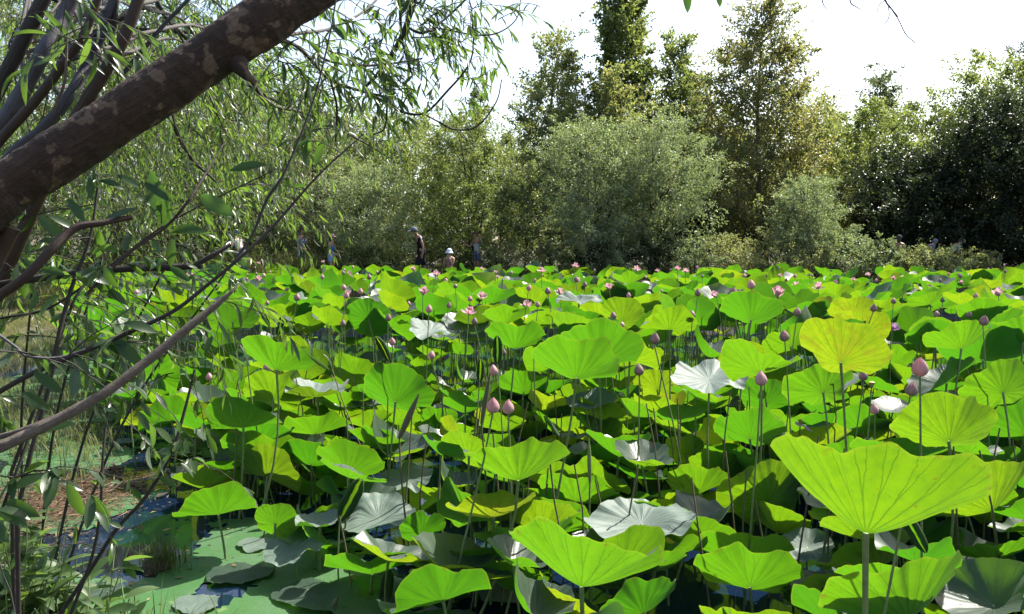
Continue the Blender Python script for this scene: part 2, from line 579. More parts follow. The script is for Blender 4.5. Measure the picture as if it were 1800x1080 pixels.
def vnoise(x, y, s, seed):
    r = np.random.default_rng(seed).random((64, 64))
    u, v = x / s + 100.3, y / s + 57.7
    iu, iv = np.floor(u).astype(int), np.floor(v).astype(int)
    fu, fv = sstep(u - iu), sstep(v - iv)
    g = lambda a, b: r[a % 64, b % 64]
    return (g(iu, iv) * (1 - fu) * (1 - fv) + g(iu + 1, iv) * fu * (1 - fv) + g(iu, iv + 1) * (1 - fu) * fv + g(iu + 1, iv + 1) * fu * fv)


fld = .50 * vnoise(X, Y, .75, 1) + .28 * vnoise(X, Y, .3, 2) + .16 * vnoise(X, Y, .11, 3) + .06 * vnoise(X, Y, .05, 4)
# open pools the photograph shows, as places on the pond
for (qx, qy, wdt, dep) in ((245, 940, 105, .58), (228, 838, 62, .7), (395, 1035, 55, .28), (345, 880, 40, .25), (430, 860, 40, .4)):
    g = G(qx, qy); r = wdt / FPX * (g[1])
    fld -= .5 * np.exp(-(((X - g[0]) / r) ** 2 + ((Y - g[1]) / dep) ** 2) ** 1.5)
# the dark water below the dense leaves carries little duckweed
fld -= .6 * sstep((X - np.interp(Y, [4, 5.2, 7, 9, 12], [-.9, -1.3, -2.3, -3.3, -4.6])) / .7)
g1 = G(590, 1045); fld += .75 * np.exp(-(((X - g1[0]) / .48) ** 2 + ((Y - g1[1]) / .42) ** 2) ** 1.5)
ok = (fld + .10 * vnoise(X, Y, .04, 5) > .475)[:-1, :-1]
i, j = np.nonzero(ok)
nx = len(dx)
a = i * nx + j
V = np.stack([X.ravel(), Y.ravel(), np.full(X.size, .005)], 1)
V[:, :2] += rng.normal(0, .006, (len(V), 2))
V[:, 2] += .002 * rng.random(len(V))
f = np.stack([a, a + 1, a + nx + 1, a + nx], 1)
us, inv = np.unique(f.ravel(), return_inverse=True)
mb = MB(); mb.add(V[us], inv.reshape(-1, 4))
tag(mb.build('duckweed', m), 'green and turquoise film of duckweed floating on the open water', 'duckweed', kind='stuff')

# ------------------------------------------------------------------ trees
LEAF_V = np.array([(0, 0, 0), (.5, .45, .10), (0, 1, 0), (-.5, .45, .10)])
LEAF_F = np.array([(0, 1, 2, 3)])


def make_tree(name, label, px, pyt, wpx, d, shape, pal, nleaf, leaf=(.15, .075), bark=None, t0=None, group=None, dens=1.0, cat='tree', lobes=.28, stems=1, seed=None, airy=0.0):
    r = np.random.default_rng(seed if seed is not None else int(abs(px) * 7 + pyt * 13 + d * 101) % 100000)
    b = P(px, 440, d)
    bx, by = b[0], b[1]
    gz = float(ground(bx, by))
    top = P(px, pyt, d)[2]
    H = max(top - gz, .5)
    W = wpx / FPX * d
    root = thing(name, (bx, by, gz), label, cat, group)
    ph = r.random(6) * 6.28
    if t0 is None:
        t0 = {'cone': .10, 'column': .10, 'round': .04, 'bush': .0}[shape]

    def rad(t, az):
        if shape == 'cone':
            q = np.clip((1 - t) / (1 - t0), 0, 1) ** .72 * np.minimum(1, .6 + (t - t0) / .25)
        elif shape == 'column':
            q = np.minimum(1, .5 + (t - t0) / .25) * np.clip(1 - t, 0, 1) ** .45
        elif shape == 'round':
            c = .52
            q = np.where(t > c, np.sqrt(np.clip(1 - ((t - c) / (1 - c)) ** 2, 0, 1)), .72 + .28 * t / c)
        else:
            q = np.sqrt(np.clip(1 - t ** 2.2, 0, 1))
        return W / 2 * np.clip(q, .02, 1) * (1 + lobes * np.sin(2 * az + ph[0] + 3 * t) + lobes * .7 * np.sin(3 * az + ph[1] + 9 * t) + lobes * .6 * np.sin(17 * t + az + ph[2]))

    ncl = max(8, int(nleaf / {'cone': 42, 'column': 42, 'round': 60, 'bush': 50}[shape]))
    t = t0 + (1 - t0) * r.random(ncl * 4)
    az = r.random(ncl * 4) * 2 * PI
    R0 = rad(t, az)
    keep = r.random(ncl * 4) < np.clip((R0 / (W / 2)) ** 1.1 + .10, 0, 1.3) / 1.3
    t, az, R0 = t[keep][:ncl], az[keep][:ncl], R0[keep][:ncl]
    ncl = len(t)
    u = r.random(ncl) ** .5
    c = np.stack([np.cos(az) * R0 * u, np.sin(az) * R0 * u, t * H], 1)
    lean = r.normal(0, .03 * H, 2)
    c[:, 0] += lean[0] * t ** 2; c[:, 1] += lean[1] * t ** 2
    sc = np.clip(W / 3.0, .5, 1.5)
    outw = np.stack([np.cos(az), np.sin(az), np.full(ncl, {'cone': .75, 'column': 1.2, 'round': .75, 'bush': 1.1}[shape])], 1) + r.normal(0, .35, (ncl, 3))
    ax = nrm(outw)
    cl = sc * r.uniform(.25, .95, ncl) * (.7 + .5 * u)
    n_each = np.maximum(6, (r.lognormal(-.1, .7, ncl) * nleaf / ncl * .88).astype(int))
    idx = np.repeat(np.arange(ncl), n_each)
    N = len(idx)
    s = r.random(N)
    pos = c[idx] + ax[idx] * (s * cl[idx])[:, None] + r.normal(0, 1, (N, 3)) * (sc * (.125 - .095 * s))[:, None]
    pos[:, 2] -= .12 * sc * s ** 2
    pos[:, 2] = np.maximum(pos[:, 2], .02)
    yd = nrm(ax[idx] * .5 + randdir(N, r) + np.array((0, 0, -.35)))
    Rm = frames(yd, randdir(N, r) + np.array((0, 0, .6)))
    if shape in ('cone', 'column'): leaf = (leaf[0] * 1.22, leaf[1] * 1.22)
    L = leaf[0] * r.uniform(.6, 1.25, N)
    Wd = leaf[1] * r.uniform(.7, 1.25, N)
    mb = MB()
    cr = r.random(ncl)
    mb.inst(LEAF_V, LEAF_F, pos, Rm, np.stack([Wd, L, L], 1), np.clip(.6 * cr[idx] + .4 * r.random(N), 0, .999))
    mb.build('crown', FOL[pal], root, smooth=False)
    # trunk and limbs
    tk = MB()
    tr = np.clip(H * .011, .018, .16)
    for q in range(stems):
        off = r.normal(0, .10 * (stems > 1), 2)
        sp = r.normal(0, .16 * W * (stems > 1), 2)
        tt = np.linspace(0, .93, 9)
        pts = np.stack([off[0] + sp[0] * tt + lean[0] * tt ** 2 + .012 * H * np.sin(tt * 7 + ph[3] + q), off[1] + sp[1] * tt + lean[1] * tt ** 2 + .012 * H * np.sin(tt * 6 + ph[4] + q), tt * H - .1], 1)
        tk.tube(pts, tr * (1 - .93 * tt) * (1 if stems == 1 else .65) + .006, 7)
    tk.build('trunk', bark or M_FARBARK, root)
    nb = min(ncl, 46 if d < 45 else 14)
    bb = MB()
    for q in r.choice(ncl, nb, replace=False):
        e = c[q]
        zt = max(.04 * H, e[2] - np.hypot(e[0], e[1]) * (.9 if shape in ('cone', 'column') else .65))
        zt = min(zt, .9 * H)
        st = np.array((lean[0] * (zt / H) ** 2, lean[1] * (zt / H) ** 2, zt - .1))
        mid = st * .45 + e * .55 + np.array((0, 0, .06 * np.linalg.norm(e - st))) + r.normal(0, .05, 3)
        pts = spline(np.array([st, mid, e + ax[q] * cl[q] * .5]), 3)
        bb.tube(pts, np.linspace(max(.010, tr * .33), .005, len(pts)), 4, cap=False)
    bb.build('limbs', bark or M_FARBARK, root)['kind'] = 'stuff'
    return root


gT = 'trees of the wood behind the pond'
# (name, label, px, top, width, depth, shape, palette, leaves, leaf, kw)
TREES = [
    ('willow_tree', 'bushy grey-green willow far behind the leaning trunk, at the left edge', -40, -30, 420, 27, 'round', 'grey', 24000, (.14, .05), dict(stems=3)),
    ('willow_tree', 'tall grey-green willow behind the upright stems at upper left', 150, 25, 340, 34, 'round', 'grey', 24000, (.16, .06), dict(stems=2)),
    ('willow_tree', 'grey-green willow showing under the leaning trunk, beyond the meadow', 325, 70, 300, 32, 'round', 'green', 24000, (.14, .055), dict(stems=2)),
    ('willow_tree', 'willow with dark gaps, behind the thin bare shoots left of centre', 470, 135, 250, 36, 'round', 'green', 20000, (.14, .06), dict(stems=2)),
    ('willow_tree', 'pale olive willow beyond the person in the blue checked shirt', 560, 195, 230, 33, 'round', 'grey', 19000, (.13, .05), dict(stems=3)),
    ('willow_tree', 'grey-leaved willow clump above the child in the pink cap', 645, 300, 190, 31, 'round', 'pale', 13000, (.11, .045), dict(stems=4)),
    ('willow_tree', 'mid-green willow crown just right of the drooping sprays', 690, 205, 210, 36, 'round', 'green', 17000, (.14, .06), dict(stems=2)),
    ('birch_tree', 'distant bluish tree tip showing in the sky gap left of centre', 832, 152, 80, 52, 'cone', 'far', 4500, (.18, .09), {}),
    ('willow_tree', 'dark green willow with silvery right side behind the woman in white', 835, 208, 190, 32, 'round', 'green', 15000, (.12, .05), dict(stems=3)),
    ('aspen_tree', 'slender young tree left of the big pale round willow', 925, 290, 110, 31.5, 'round', 'grey', 7000, (.11, .05), dict(t0=.25)),
    ('birch_tree', 'pointed birch with thin top, first spire right of the sky gap', 962, 55, 200, 40, 'cone', 'birch', 15000, (.13, .075), dict(bark=M_BIRCHBARK)),
    ('alder_tree', 'low dark tree wedged between the first two spires', 1012, 138, 130, 43, 'round', 'dark', 7000, (.14, .08), {}),
    ('poplar_tree', 'tallest narrow tree whose top leaves the picture', 1093, -40, 140, 41, 'column', 'green', 13000, (.17, .10), dict(t0=.2)),
    ('birch_tree', 'fuller olive tree crowding the foot of the tallest narrow tree', 1075, 140, 190, 38, 'cone', 'birch', 10000, (.13, .07), {}),
    ('alder_tree', 'dark open-crowned tree right of the tallest narrow tree', 1185, 78, 210, 42, 'cone', 'green', 17000, (.15, .085), dict(t0=.05)),
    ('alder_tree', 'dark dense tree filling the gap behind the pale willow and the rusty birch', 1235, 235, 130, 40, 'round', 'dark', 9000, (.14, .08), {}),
    ('willow_tree', 'big pale round willow at the centre, left lobe', 1050, 218, 165, 30.6, 'round', 'pale', 19000, (.11, .042), dict(stems=4)),
    ('willow_tree', 'big pale round willow at the centre, right lobe', 1152, 212, 168, 30.8, 'round', 'pale', 19000, (.11, .042), dict(stems=4)),
    ('birch_tree', 'tall spired birch with rust-tinted leaves right of centre', 1332, 8, 265, 37, 'cone', 'rust', 25000, (.12, .07), dict(bark=M_BIRCHBARK)),
    ('birch_tree', 'lower birch with thin crown right of the rust-tinted birch', 1420, 165, 170, 41, 'cone', 'birch', 8000, (.13, .07), dict(bark=M_BIRCHBARK)),
    ('alder_tree', 'small pointed tree standing alone against the sky on the right', 1545, 118, 140, 47, 'cone', 'far', 8000, (.15, .09), {}),
    ('aspen_tree', 'glinting aspen with bright leaves below the small pointed tree', 1520, 190, 160, 38, 'round', 'green', 14000, (.13, .075), {}),
    ('willow_tree', 'small silvery willow bush on the far bank right of centre', 1420, 318, 122, 30.5, 'round', 'pale', 12000, (.10, .04), dict(stems=4)),
    ('alder_tree', 'broad dark tree topping the shaded mass at upper right', 1735, 112, 220, 39, 'round', 'green', 17000, (.15, .09), {}),
    ('alder_tree', 'low green tree closing the gap between the rust-tinted birch and the glinting aspen', 1470, 205, 140, 45, 'round', 'green', 9000, (.15, .09), {}),
    ('alder_tree', 'dim tree closing the gap left of the rust-tinted birch', 1262, 190, 110, 45, 'round', 'green', 8000, (.15, .09), {}),
    ('spruce_tree', 'dark pointed conifer cut by the right edge', 1815, 40, 130, 44, 'cone', 'dark', 12000, (.14, .05), dict(t0=.03)),
    ('alder_tree', 'shaded tree between the glinting aspen and the dark mass', 1625, 190, 170, 41, 'round', 'green', 13000, (.14, .085), {}),
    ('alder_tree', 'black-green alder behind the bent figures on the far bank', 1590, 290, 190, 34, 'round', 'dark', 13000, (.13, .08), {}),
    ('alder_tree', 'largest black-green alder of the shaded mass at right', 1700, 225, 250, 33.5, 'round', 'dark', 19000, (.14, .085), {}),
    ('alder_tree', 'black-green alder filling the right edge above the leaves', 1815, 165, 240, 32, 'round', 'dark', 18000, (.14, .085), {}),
]
for (nm, lb, px, pt, w, d, sh, pal, nl, lf, kw) in TREES:
    make_tree(nm, lb, px, pt, w, d, sh, pal, int(nl * (2.2 if sh in ('cone', 'column') else 1.85)), lf, **kw)
TLAND = [(t[2], t[3] + 60, t[1]) for t in TREES]
# the back row of the wood, seen only through the gaps
q = 0
for px in range(-160, 2080, 95):
    q += 1
    pt = 235 + 45 * math.sin(q * 2.1) + (30 if px > 1500 else 0) - (40 if px < 500 else 0)
    lb = place_label(px, pt + 60, 'dull back-row tree', 'dull green tree in the back row, showing only through gaps in the wood', TLAND, 90)[0]
    make_tree('alder_tree', lb, px + 12 * math.sin(q), pt, 190, 49 + 2.5 * math.sin(q * 1.7), 'round', 'far', 6500, (.24, .14), group='back row of the wood', seed=q)
BUSHES = [
    ('bank_bush', 'yellow-green leafy bush on the far bank behind the man in black', 680, 412, 150, 30.6, 'sedge', 7000),
    ('bank_bush', 'light leafy bush just right of the man in black', 775, 418, 90, 30.6, 'sedge', 3500),
    ('bank_bush', 'olive bush at the foot of the woman in white', 880, 432, 90, 29.6, 'bush', 4000),
    ('bank_bush', 'low yellowish bush under the slender young tree', 965, 428, 90, 29.6, 'bush', 4000),
    ('bank_bush', 'pale silvery shrub at the right foot of the big round willow', 1222, 425, 70, 29.2, 'pale', 3500),
    ('bank_bush', 'olive shrub below the rust-tinted birch', 1285, 415, 110, 30, 'bush', 5500),
    ('bank_bush', 'spreading shrub in front of the small silvery willow', 1375, 410, 120, 29.4, 'bush', 6000),
    ('bank_bush', 'ragged shrub with upright shoots right of the small silvery willow', 1485, 408, 130, 29.6, 'pale', 7000),
    ('bank_bush', 'pale shrub with two tall shoots beside the capped figure', 1548, 415, 50, 29.1, 'pale', 3000),
    ('bank_bush', 'broad tawny bush hiding the legs of the bent figures', 1640, 442, 130, 28.9, 'sedge', 7000),
    ('bank_bush', 'pale shrub at the right end of the far bank', 1725, 450, 70, 28.9, 'bush', 3500),
    ('bank_bush', 'olive undergrowth clump left of the pink-capped child', 470, 425, 110, 31.5, 'bush', 4000),
    ('bank_bush', 'shaded shrub between the child in the white hat and the woman', 815, 440, 50, 31, 'green', 2000),
    ('bank_bush', 'dark shrub beneath the left lobe of the big round willow', 1060, 425, 130, 30.4, 'dark', 5000),
    ('bank_bush', 'dark shrub beneath the right lobe of the big round willow', 1160, 420, 120, 30.6, 'dark', 5000),
]
for (nm, lb, px, pt, w, d, pal, nl) in BUSHES:
    make_tree(nm, lb, px, pt, w, d, 'bush', pal, nl, (.085, .045), cat='bush', stems=3, lobes=.2)


# ------------------------------------------------------------------ grass and reeds
def blades(name, label, cat, mat, pts, h, w, seed, lean=.35, seg=3):
    r = np.random.default_rng(seed)
    N = len(pts)
    hh = h * r.uniform(.5, 1.15, N)
    az = r.random(N) * 2 * PI
    ln = np.abs(r.normal(0, lean, N)) + .05
    side = np.stack([np.cos(az), np.sin(az), 0 * az], 1)
    fwd = np.stack([-np.sin(az), np.cos(az), 0 * az], 1)
    ww = w * r.uniform(.6, 1.3, N)
    vs = []
    for k in range(seg + 1):
        t = k / seg
        c = np.asarray(pts) + fwd * (hh * ln * t ** 2)[:, None] + np.array((0, 0, 1)) * (hh * (t - .35 * ln * t ** 3))[:, None]
        hw = (ww * .5 * (1 - t) ** .7)[:, None]
        vs += [c - side * hw, c + side * hw]
    v = np.stack(vs, 1).reshape(-1, 3)
    f = []
    for k in range(seg):
        f.append((2 * k, 2 * k + 1, 2 * k + 3, 2 * k + 2))
    f = (np.array(f)[None] + (np.arange(N) * (2 * seg + 2))[:, None, None]).reshape(-1, 4)
    mb = MB()
    mb.add(v, f, None, np.repeat(r.random(N), seg))
    o = mb.build(name, mat, smooth=False)
    return tag(o, label, cat, kind='stuff')


def scatter(n, x0, x1, y0, y1, test=None, seed=0):
    r = np.random.default_rng(seed)
    p = np.stack([r.uniform(x0, x1, n), r.uniform(y0, y1, n)], 1)
    if test is not None:
        p = p[test(p[:, 0], p[:, 1])]
    return np.column_stack([p, np.maximum(ground(p[:, 0], p[:, 1]) - .02, -.04)])


blades('meadow_grass', 'tall yellow-green meadow grass on the far left bank', 'grass', M_PALEGRASS,
       scatter(26000, -22, -6.5, 25.5, 33, lambda x, y: (ground(x, y) > -.05) & (vnoise(x, y, 1.1, 9) > .2), 3), 1.05, .022, 3)
blades('bank_reeds', 'tall pale reeds at the far water edge left of centre', 'reeds', M_GRASS,
       scatter(2600, -10.5, -6.5, 26.6, 29.0, lambda x, y: vnoise(x, y, .5, 11) > .42, 4), 1.05, .03, 4, .3, 4)
blades('bank_grass', 'rough grass along the foot of the wood on the far bank', 'grass', M_GRASS,
       scatter(9000, -6.4, 22, 28.3, 31, lambda x, y: vnoise(x, y, .7, 12) > .35, 5), .5, .03, 5)
blades('marsh_grass', 'pale marsh grass in the shallows at the left edge', 'grass', M_PALEGRASS,
       scatter(90000, -14, -2.9, 6.6, 26, lambda x, y: (x < np.interp(y, [6, 8, 11, 17, 26], [-3.3, -3.7, -5.0, -9.2, -9.9])) & (vnoise(x, y, .6, 13) > .40), 6), .27, .010, 6, .6)
g0 = G(110, 905)
blades('edge_grass', 'short green grass tufts on the muddy margin', 'grass', M_GRASS,
       scatter(2600, -4.6, -2.2, 4.9, 8, lambda x, y: (x < np.interp(y, [4.5, 6.2, 8], [-2.6, -2.95, -3.9])) & (vnoise(x, y, .3, 14) > .56), 7), .16, .008, 7, .5)
# litter of dry stems lying on the mud
r = np.random.default_rng(21)
N = 3800
lx = r.normal(g0[0] - .22, .30, N); ly = r.normal(g0[1] + .25, .50, N)
dsc = np.column_stack([lx, ly, np.maximum(ground(lx, ly), .0) + r.uniform(.004, .03, N)])
az = r.random(N) * 2 * PI
yd = np.stack([np.cos(az), np.sin(az), r.normal(0, .12, N)], 1)
mb = MB()
mb.inst(LEAF_V, LEAF_F, dsc, frames(yd, np.tile((0., 0, 1.), (N, 1)) + r.normal(0, .3, (N, 3))), np.stack([r.uniform(.004, .012, N), r.uniform(.05, .22, N), np.full(N, .02)], 1), r.random(N))
tag(mb.build('dry_litter', M_DRY, smooth=False), 'reddish brown dry stems littering the mud at the left edge', 'litter', kind='stuff')
r = np.random.default_rng(23)
N = 2600
q_ = np.stack([r.uniform(-5.5, .8, N), r.uniform(4.3, 10.5, N)], 1)
q_ = q_[q_[:, 0] < np.interp(q_[:, 1], [4, 5.2, 7, 9, 12], [.3, -.2, -1.4, -2.6, -4.2])]
N = len(q_)
az = r.random(N) * 2 * PI
yd = np.stack([np.cos(az), np.sin(az), r.normal(0, .10, N)], 1)
L_ = r.lognormal(-3.6, .55, N)
mb = MB()
mb.inst(LEAF_V, LEAF_F, np.column_stack([q_, r.uniform(.008, .022, N)]), frames(yd, np.tile((0., 0, 1.), (N, 1)) + r.normal(0, .25, (N, 3))), np.stack([L_ * r.uniform(.12, .6, N), L_, L_ * .6], 1), r.random(N))
tag(mb.build('floating_litter', M_LITTER, smooth=False), 'bits of dead leaf and stem floating on the duckweed', 'litter', kind='stuff')
M_MUD = simple('mud_clod', (.075, .045, .028), .75, .3, .4, 25, .8)


def clod(px, py, w, label, seed):
    g = G(px, py); r = np.random.default_rng(seed)
    root = MB()
    nu, nv = 12, 8
    for q in range(3):
        c = np.array((r.normal(0, w * .35), r.normal(0, w * .3), 0)); s = w * r.uniform(.35, .6)
        th = np.linspace(0, 2 * PI, nu, endpoint=False); p = np.linspace(.01, PI - .01, nv)
        TH, PH = np.meshgrid(th, p)
        R = s * (1 + .22 * np.sin(3 * TH + q) * np.sin(PH) + .15 * np.cos(5 * PH + 2 * TH) + .08 * r.normal(size=TH.shape))
        v = np.stack([R * np.sin(PH) * np.cos(TH), R * np.sin(PH) * np.sin(TH), R * np.cos(PH) * .55], -1).reshape(-1, 3) + c + (0, 0, s * .2)
        i, j = np.meshgrid(np.arange(nv - 1), np.arange(nu), indexing='ij'); i, j = i.ravel(), j.ravel(); j2 = (j + 1) % nu
        root.add(v, np.stack([i * nu + j, (i + 1) * nu + j, (i + 1) * nu + j2, i * nu + j2], 1))
    o = root.build('mud_clod', M_MUD)
    o.location = (g[0], g[1], max(0.0, float(ground(g[0], g[1]))))
    tag(o, label, 'mud clod')


clod(160, 850, .11, 'largest brown mud clod between the dry litter and the water', 1)
clod(228, 852, .05, 'small dark clod in the upper pool of open water', 2)
clod(198, 824, .07, 'flat dark clod at the far rim of the upper pool', 3)
clod(230, 978, .045, 'small muddy lump at the near rim of the blue pool', 4)
clod(285, 1000, .13, 'dark mud hummock with grass between the pool and the pads', 5)
hb = G(290, 1000)
blades('tussock', 'small grassy tussock on the dark mud hummock', 'tussock', M_GRASS,
       np.column_stack([np.random.default_rng(5).normal(hb[0], .07, 160), np.random.default_rng(6).normal(hb[1], .07, 160), np.full(160, .02)]), .2, .007, 8, .4)
hb = G(520, 850)
blades('tussock', 'tangled grass tuft standing in the shade behind the small yellow leaf', 'tussock', M_GRASS,
       np.column_stack([np.random.default_rng(7).normal(hb[0], .12, 420), np.random.default_rng(8).normal(hb[1], .12, 420), np.full(420, .0)]), .36, .007, 9, .5)
# ------------------------------------------------------------------ people on the far bank
M_SKIN = simple('skin', (.48, .28, .19), .5, .4, .08, 8)
M_TAN = simple('tanned_skin', (.36, .19, .12), .5, .4, .08, 8)
M_HAIR = simple('dark_hair', (.025, .018, .014), .5, .5, .3, 60)
M_AUBURN = simple('auburn_hair', (.14, .045, .025), .5, .5, .3, 60)
CL = {}


def cloth(c, name):
    if name not in CL:
        CL[name] = simple(name, c, .85, .2, .12, 30)
    return CL[name]


def plaid(name):
    m, nt, out = newmat(name)
    T = NT(nt)
    tc = T.n('ShaderNodeTexCoord').outputs['Object']
    w1 = T.n('ShaderNodeTexWave', bands_direction='Z'); w2 = T.n('ShaderNodeTexWave', bands_direction='X')
    for w in (w1, w2):
        nt.links.new(tc, w.inputs[0]); w.inputs['Scale'].default_value = 6.0
    c = T.mix(w1.outputs['Fac'], (.09, .10, .26), (.36, .38, .52))
    c = T.mix(T.math('MULTIPLY', w2.outputs['Fac'], .45), c, (.08, .08, .2))
    b = principled(T, c, .85, .2)
    nt.links.new(b.outputs[0], out.inputs[0])
    return m


def skin_mesh(verts, edges, radii, root, name):
    me = bpy.data.meshes.new(name)
    me.from_pydata([tuple(v) for v in verts], edges, [])
    o = bpy.data.objects.new(name, me)
    COL.objects.link(o)
    o.modifiers.new('skin', 'SKIN')
    ss = o.modifiers.new('sub', 'SUBSURF'); ss.levels = 1; ss.render_levels = 1
    sk = me.skin_vertices[0].data
    for k, r in enumerate(radii):
        sk[k].radius = (r, r) if np.isscalar(r) else tuple(r)
        sk[k].use_root = (k == root)
    dg = bpy.context.evaluated_depsgraph_get()
    out = bpy.data.meshes.new_from_object(o.evaluated_get(dg))
    bpy.data.objects.remove(o)
    out.name = name
    for p in out.polygons: p.use_smooth = True
    return out


def ellip(mb, c, r, z0=-1.0, nu=14, nv=9):
    """part of an ellipsoid above the relative height z0"""
    th = np.linspace(0, 2 * PI, nu, endpoint=False)
    ph = np.linspace(0.02, math.acos(max(-.999, z0)), nv)
    TH, PH = np.meshgrid(th, ph)
    v = np.stack([np.sin(PH) * np.cos(TH) * r[0], np.sin(PH) * np.sin(TH) * r[1], np.cos(PH) * r[2]], -1).reshape(-1, 3) + np.asarray(c)
    i, j = np.meshgrid(np.arange(nv - 1), np.arange(nu), indexing='ij'); i, j = i.ravel(), j.ravel(); j2 = (j + 1) % nu
    mb.add(v, np.stack([i * nu + j, (i + 1) * nu + j, (i + 1) * nu + j2, i * nu + j2], 1))


def person(px, d, h, face, label, arms, top=None, bottom=None, hair=None, cap=None, skin=None, lean=0.0, stride=0.0, top_sleeve=.5, leg_cov=.55, girth=1.0, dz=0.0, hat=False, hunch=0.0, head=None, stripe=None):
    """face: direction looked towards, degrees from +X (0 = to the right of the picture, 180 = left)"""
    b = P(px, 440, d)
    gz = float(ground(b[0], b[1]))
    if head is not None: h = (P(px, head, d)[2] - gz) * (1.03 if lean < .2 else 1.1)
    root = thing('person', (b[0], b[1], gz), label, 'person')
    root.rotation_euler = (0, 0, math.radians(face))
    s = h / 1.75
    g = girth

    def L(p):                       # lean the upper body forward about the hip
        p = np.array(p, float)
        if p[2] > .95:
            k = p[2] - .95
            a = lean + hunch * max(0, k - .35)
            p = np.array((p[0] + math.sin(a) * k, p[1], .95 + math.cos(a) * k + 0 * p[0]))
        return p
    V, E, R = [], [], []

    def add(p, r, to=None):
        V.append(L(p) * s); R.append(np.asarray(r) * s if not np.isscalar(r) else r * s)
        k = len(V) - 1
        if to is not None: E.append((to, k))
        return k
    pel = add((0, 0, .96), (.135 * g, .115 * g))
    wai = add((0, 0, 1.10), (.125 * g, .10 * g), pel)
    che = add((.0, 0, 1.28), (.15 * g, .115 * g), wai)
    up = add((0, 0, 1.41), (.12 * g, .09 * g), che)
    nk = add((.01, 0, 1.50), .052, up)
    h1 = add((.025, 0, 1.57), (.066, .075), nk)
    h2 = add((.02, 0, 1.65), (.085, .098), h1)
    h3 = add((.01, 0, 1.71), (.065, .075), h2)
    add((.118, 0, 1.625), .014, h2)                      # nose
    idx = {'leg': [], 'arm': []}
    for sg in (1, -1):
        st = stride * sg
        hp = add((0, .09 * sg, .90), .095 * g, pel)
        kn = add((.03 + st * .25, .10 * sg, .50), .058, hp)
        an = add((st * .48, .10 * sg, .09), .040, kn)
        ft = add((st * .48 + .12, .11 * sg, .035), .036, an)
        idx['leg'].append((hp, kn, an, ft))
        sh = add((0, .19 * sg * (.6 + .4 * g), 1.40), .062 * (.5 + .5 * g), up)
        el, wr = arms[0 if sg > 0 else 1]
        e = add(el, .042, sh); w = add(wr, .028, e)
        dirv = nrm(np.array(wr) - np.array(el))
        pm = add(np.array(wr) + dirv * .07, (.034, .022), w)
        sidev = nrm(np.cross(dirv, (0.3, 1.0, .2)))
        for q in range(4):
            f0 = np.array(wr) + dirv * .11 + sidev * (.028 - .019 * q)
            k = add(f0, .0085, pm)
            add(f0 + dirv * (.04 if q in (1, 2) else .03) + np.array((0, 0, -.012)), .007, k)
        k = add(np.array(wr) + dirv * .06 + sidev * .048, .010, w)
        add(np.array(wr) + dirv * .095 + sidev * .062, .008, k)
        idx['arm'].append((sh, e, w))
    me = skin_mesh(V, E, R, pel, 'body')
    me.materials.append(skin or M_SKIN)
    link('body', me, root)

    def garment(name, ids, chain, grow, mat, trims=()):
        vv, ee, rr, mp = [], [], [], {}
        for k in ids:
            mp[k] = len(vv); vv.append(V[k]); rr.append(np.asarray(R[k]) * grow + .006 * s)
        for (a, b_) in chain:
            if a in mp and b_ in mp: ee.append((mp[a], mp[b_]))
        for (a, b_, t) in trims:
            mp2 = len(vv); vv.append(V[a] * (1 - t) + V[b_] * t)
            rr.append((np.mean(np.asarray(R[a])) * (1 - t) + np.mean(np.asarray(R[b_])) * t) * grow * 1.08 + .012 * s)
            ee.append((mp[a], mp2))
        me = skin_mesh(vv, ee, rr, 0, name)
        me.materials.append(mat)
        return link(name, me, root)
    ch = [(pel, wai), (wai, che), (che, up)]
    if top is not None:
        ids = [pel, wai, che, up] + [a[0] for a in idx['arm']]
        c2 = ch + [(up, a[0]) for a in idx['arm']]
        tr = [(a[0], a[1], top_sleeve) for a in idx['arm']] if top_sleeve > 0 else []
        if top_sleeve <= 0:
            ids, c2 = [pel, wai, che, up], ch
        garment('shirt', ids, c2, 1.10, top, tr)
    if bottom is not None:
        mb = MB()
        w_ = (V[pel] + V[wai]) / 2
        mb.tube(np.array([w_, V[pel] + np.array((0, 0, .0)), V[pel] - np.array((0, 0, .09 * s))]), np.array((.138, .150, .145)) * s * g, 14)
        for l in idx['leg']:
            q = [V[l[0]] + np.array((0, 0, .03 * s)), V[l[0]] * .5 + V[l[1]] * .5, V[l[1]]]
            rr = [.108, .090, .078]
            if leg_cov > 1:
                q += [V[l[1]] * .4 + V[l[2]] * .6, V[l[2]] + np.array((0, 0, .03 * s))]; rr += [.066, .060]
            else:
                q = [q[0], V[l[0]] * (1 - leg_cov * .5) + V[l[1]] * leg_cov * .5, V[l[0]] * (1 - leg_cov) + V[l[1]] * leg_cov]; rr = [.108, .100, .098]
            mb.tube(np.array(q), np.array(rr) * s * g, 12)
        mb.build('trousers' if leg_cov > 1 else 'shorts', bottom, root)
    hc = V[h2]
    a = lean + hunch * .35
    if hair is not None:
        mb = MB(); ellip(mb, hc + np.array((-.018, 0, .012)) * s, (.112 * s, .105 * s, .125 * s), .05 if cap is None else -.2)
        if hair[1]: ellip(mb, hc + np.array((-.06, 0, -.06)) * s, (.06 * s, .085 * s, .15 * s), -.9)
        mb.build('hair', hair[0], root)
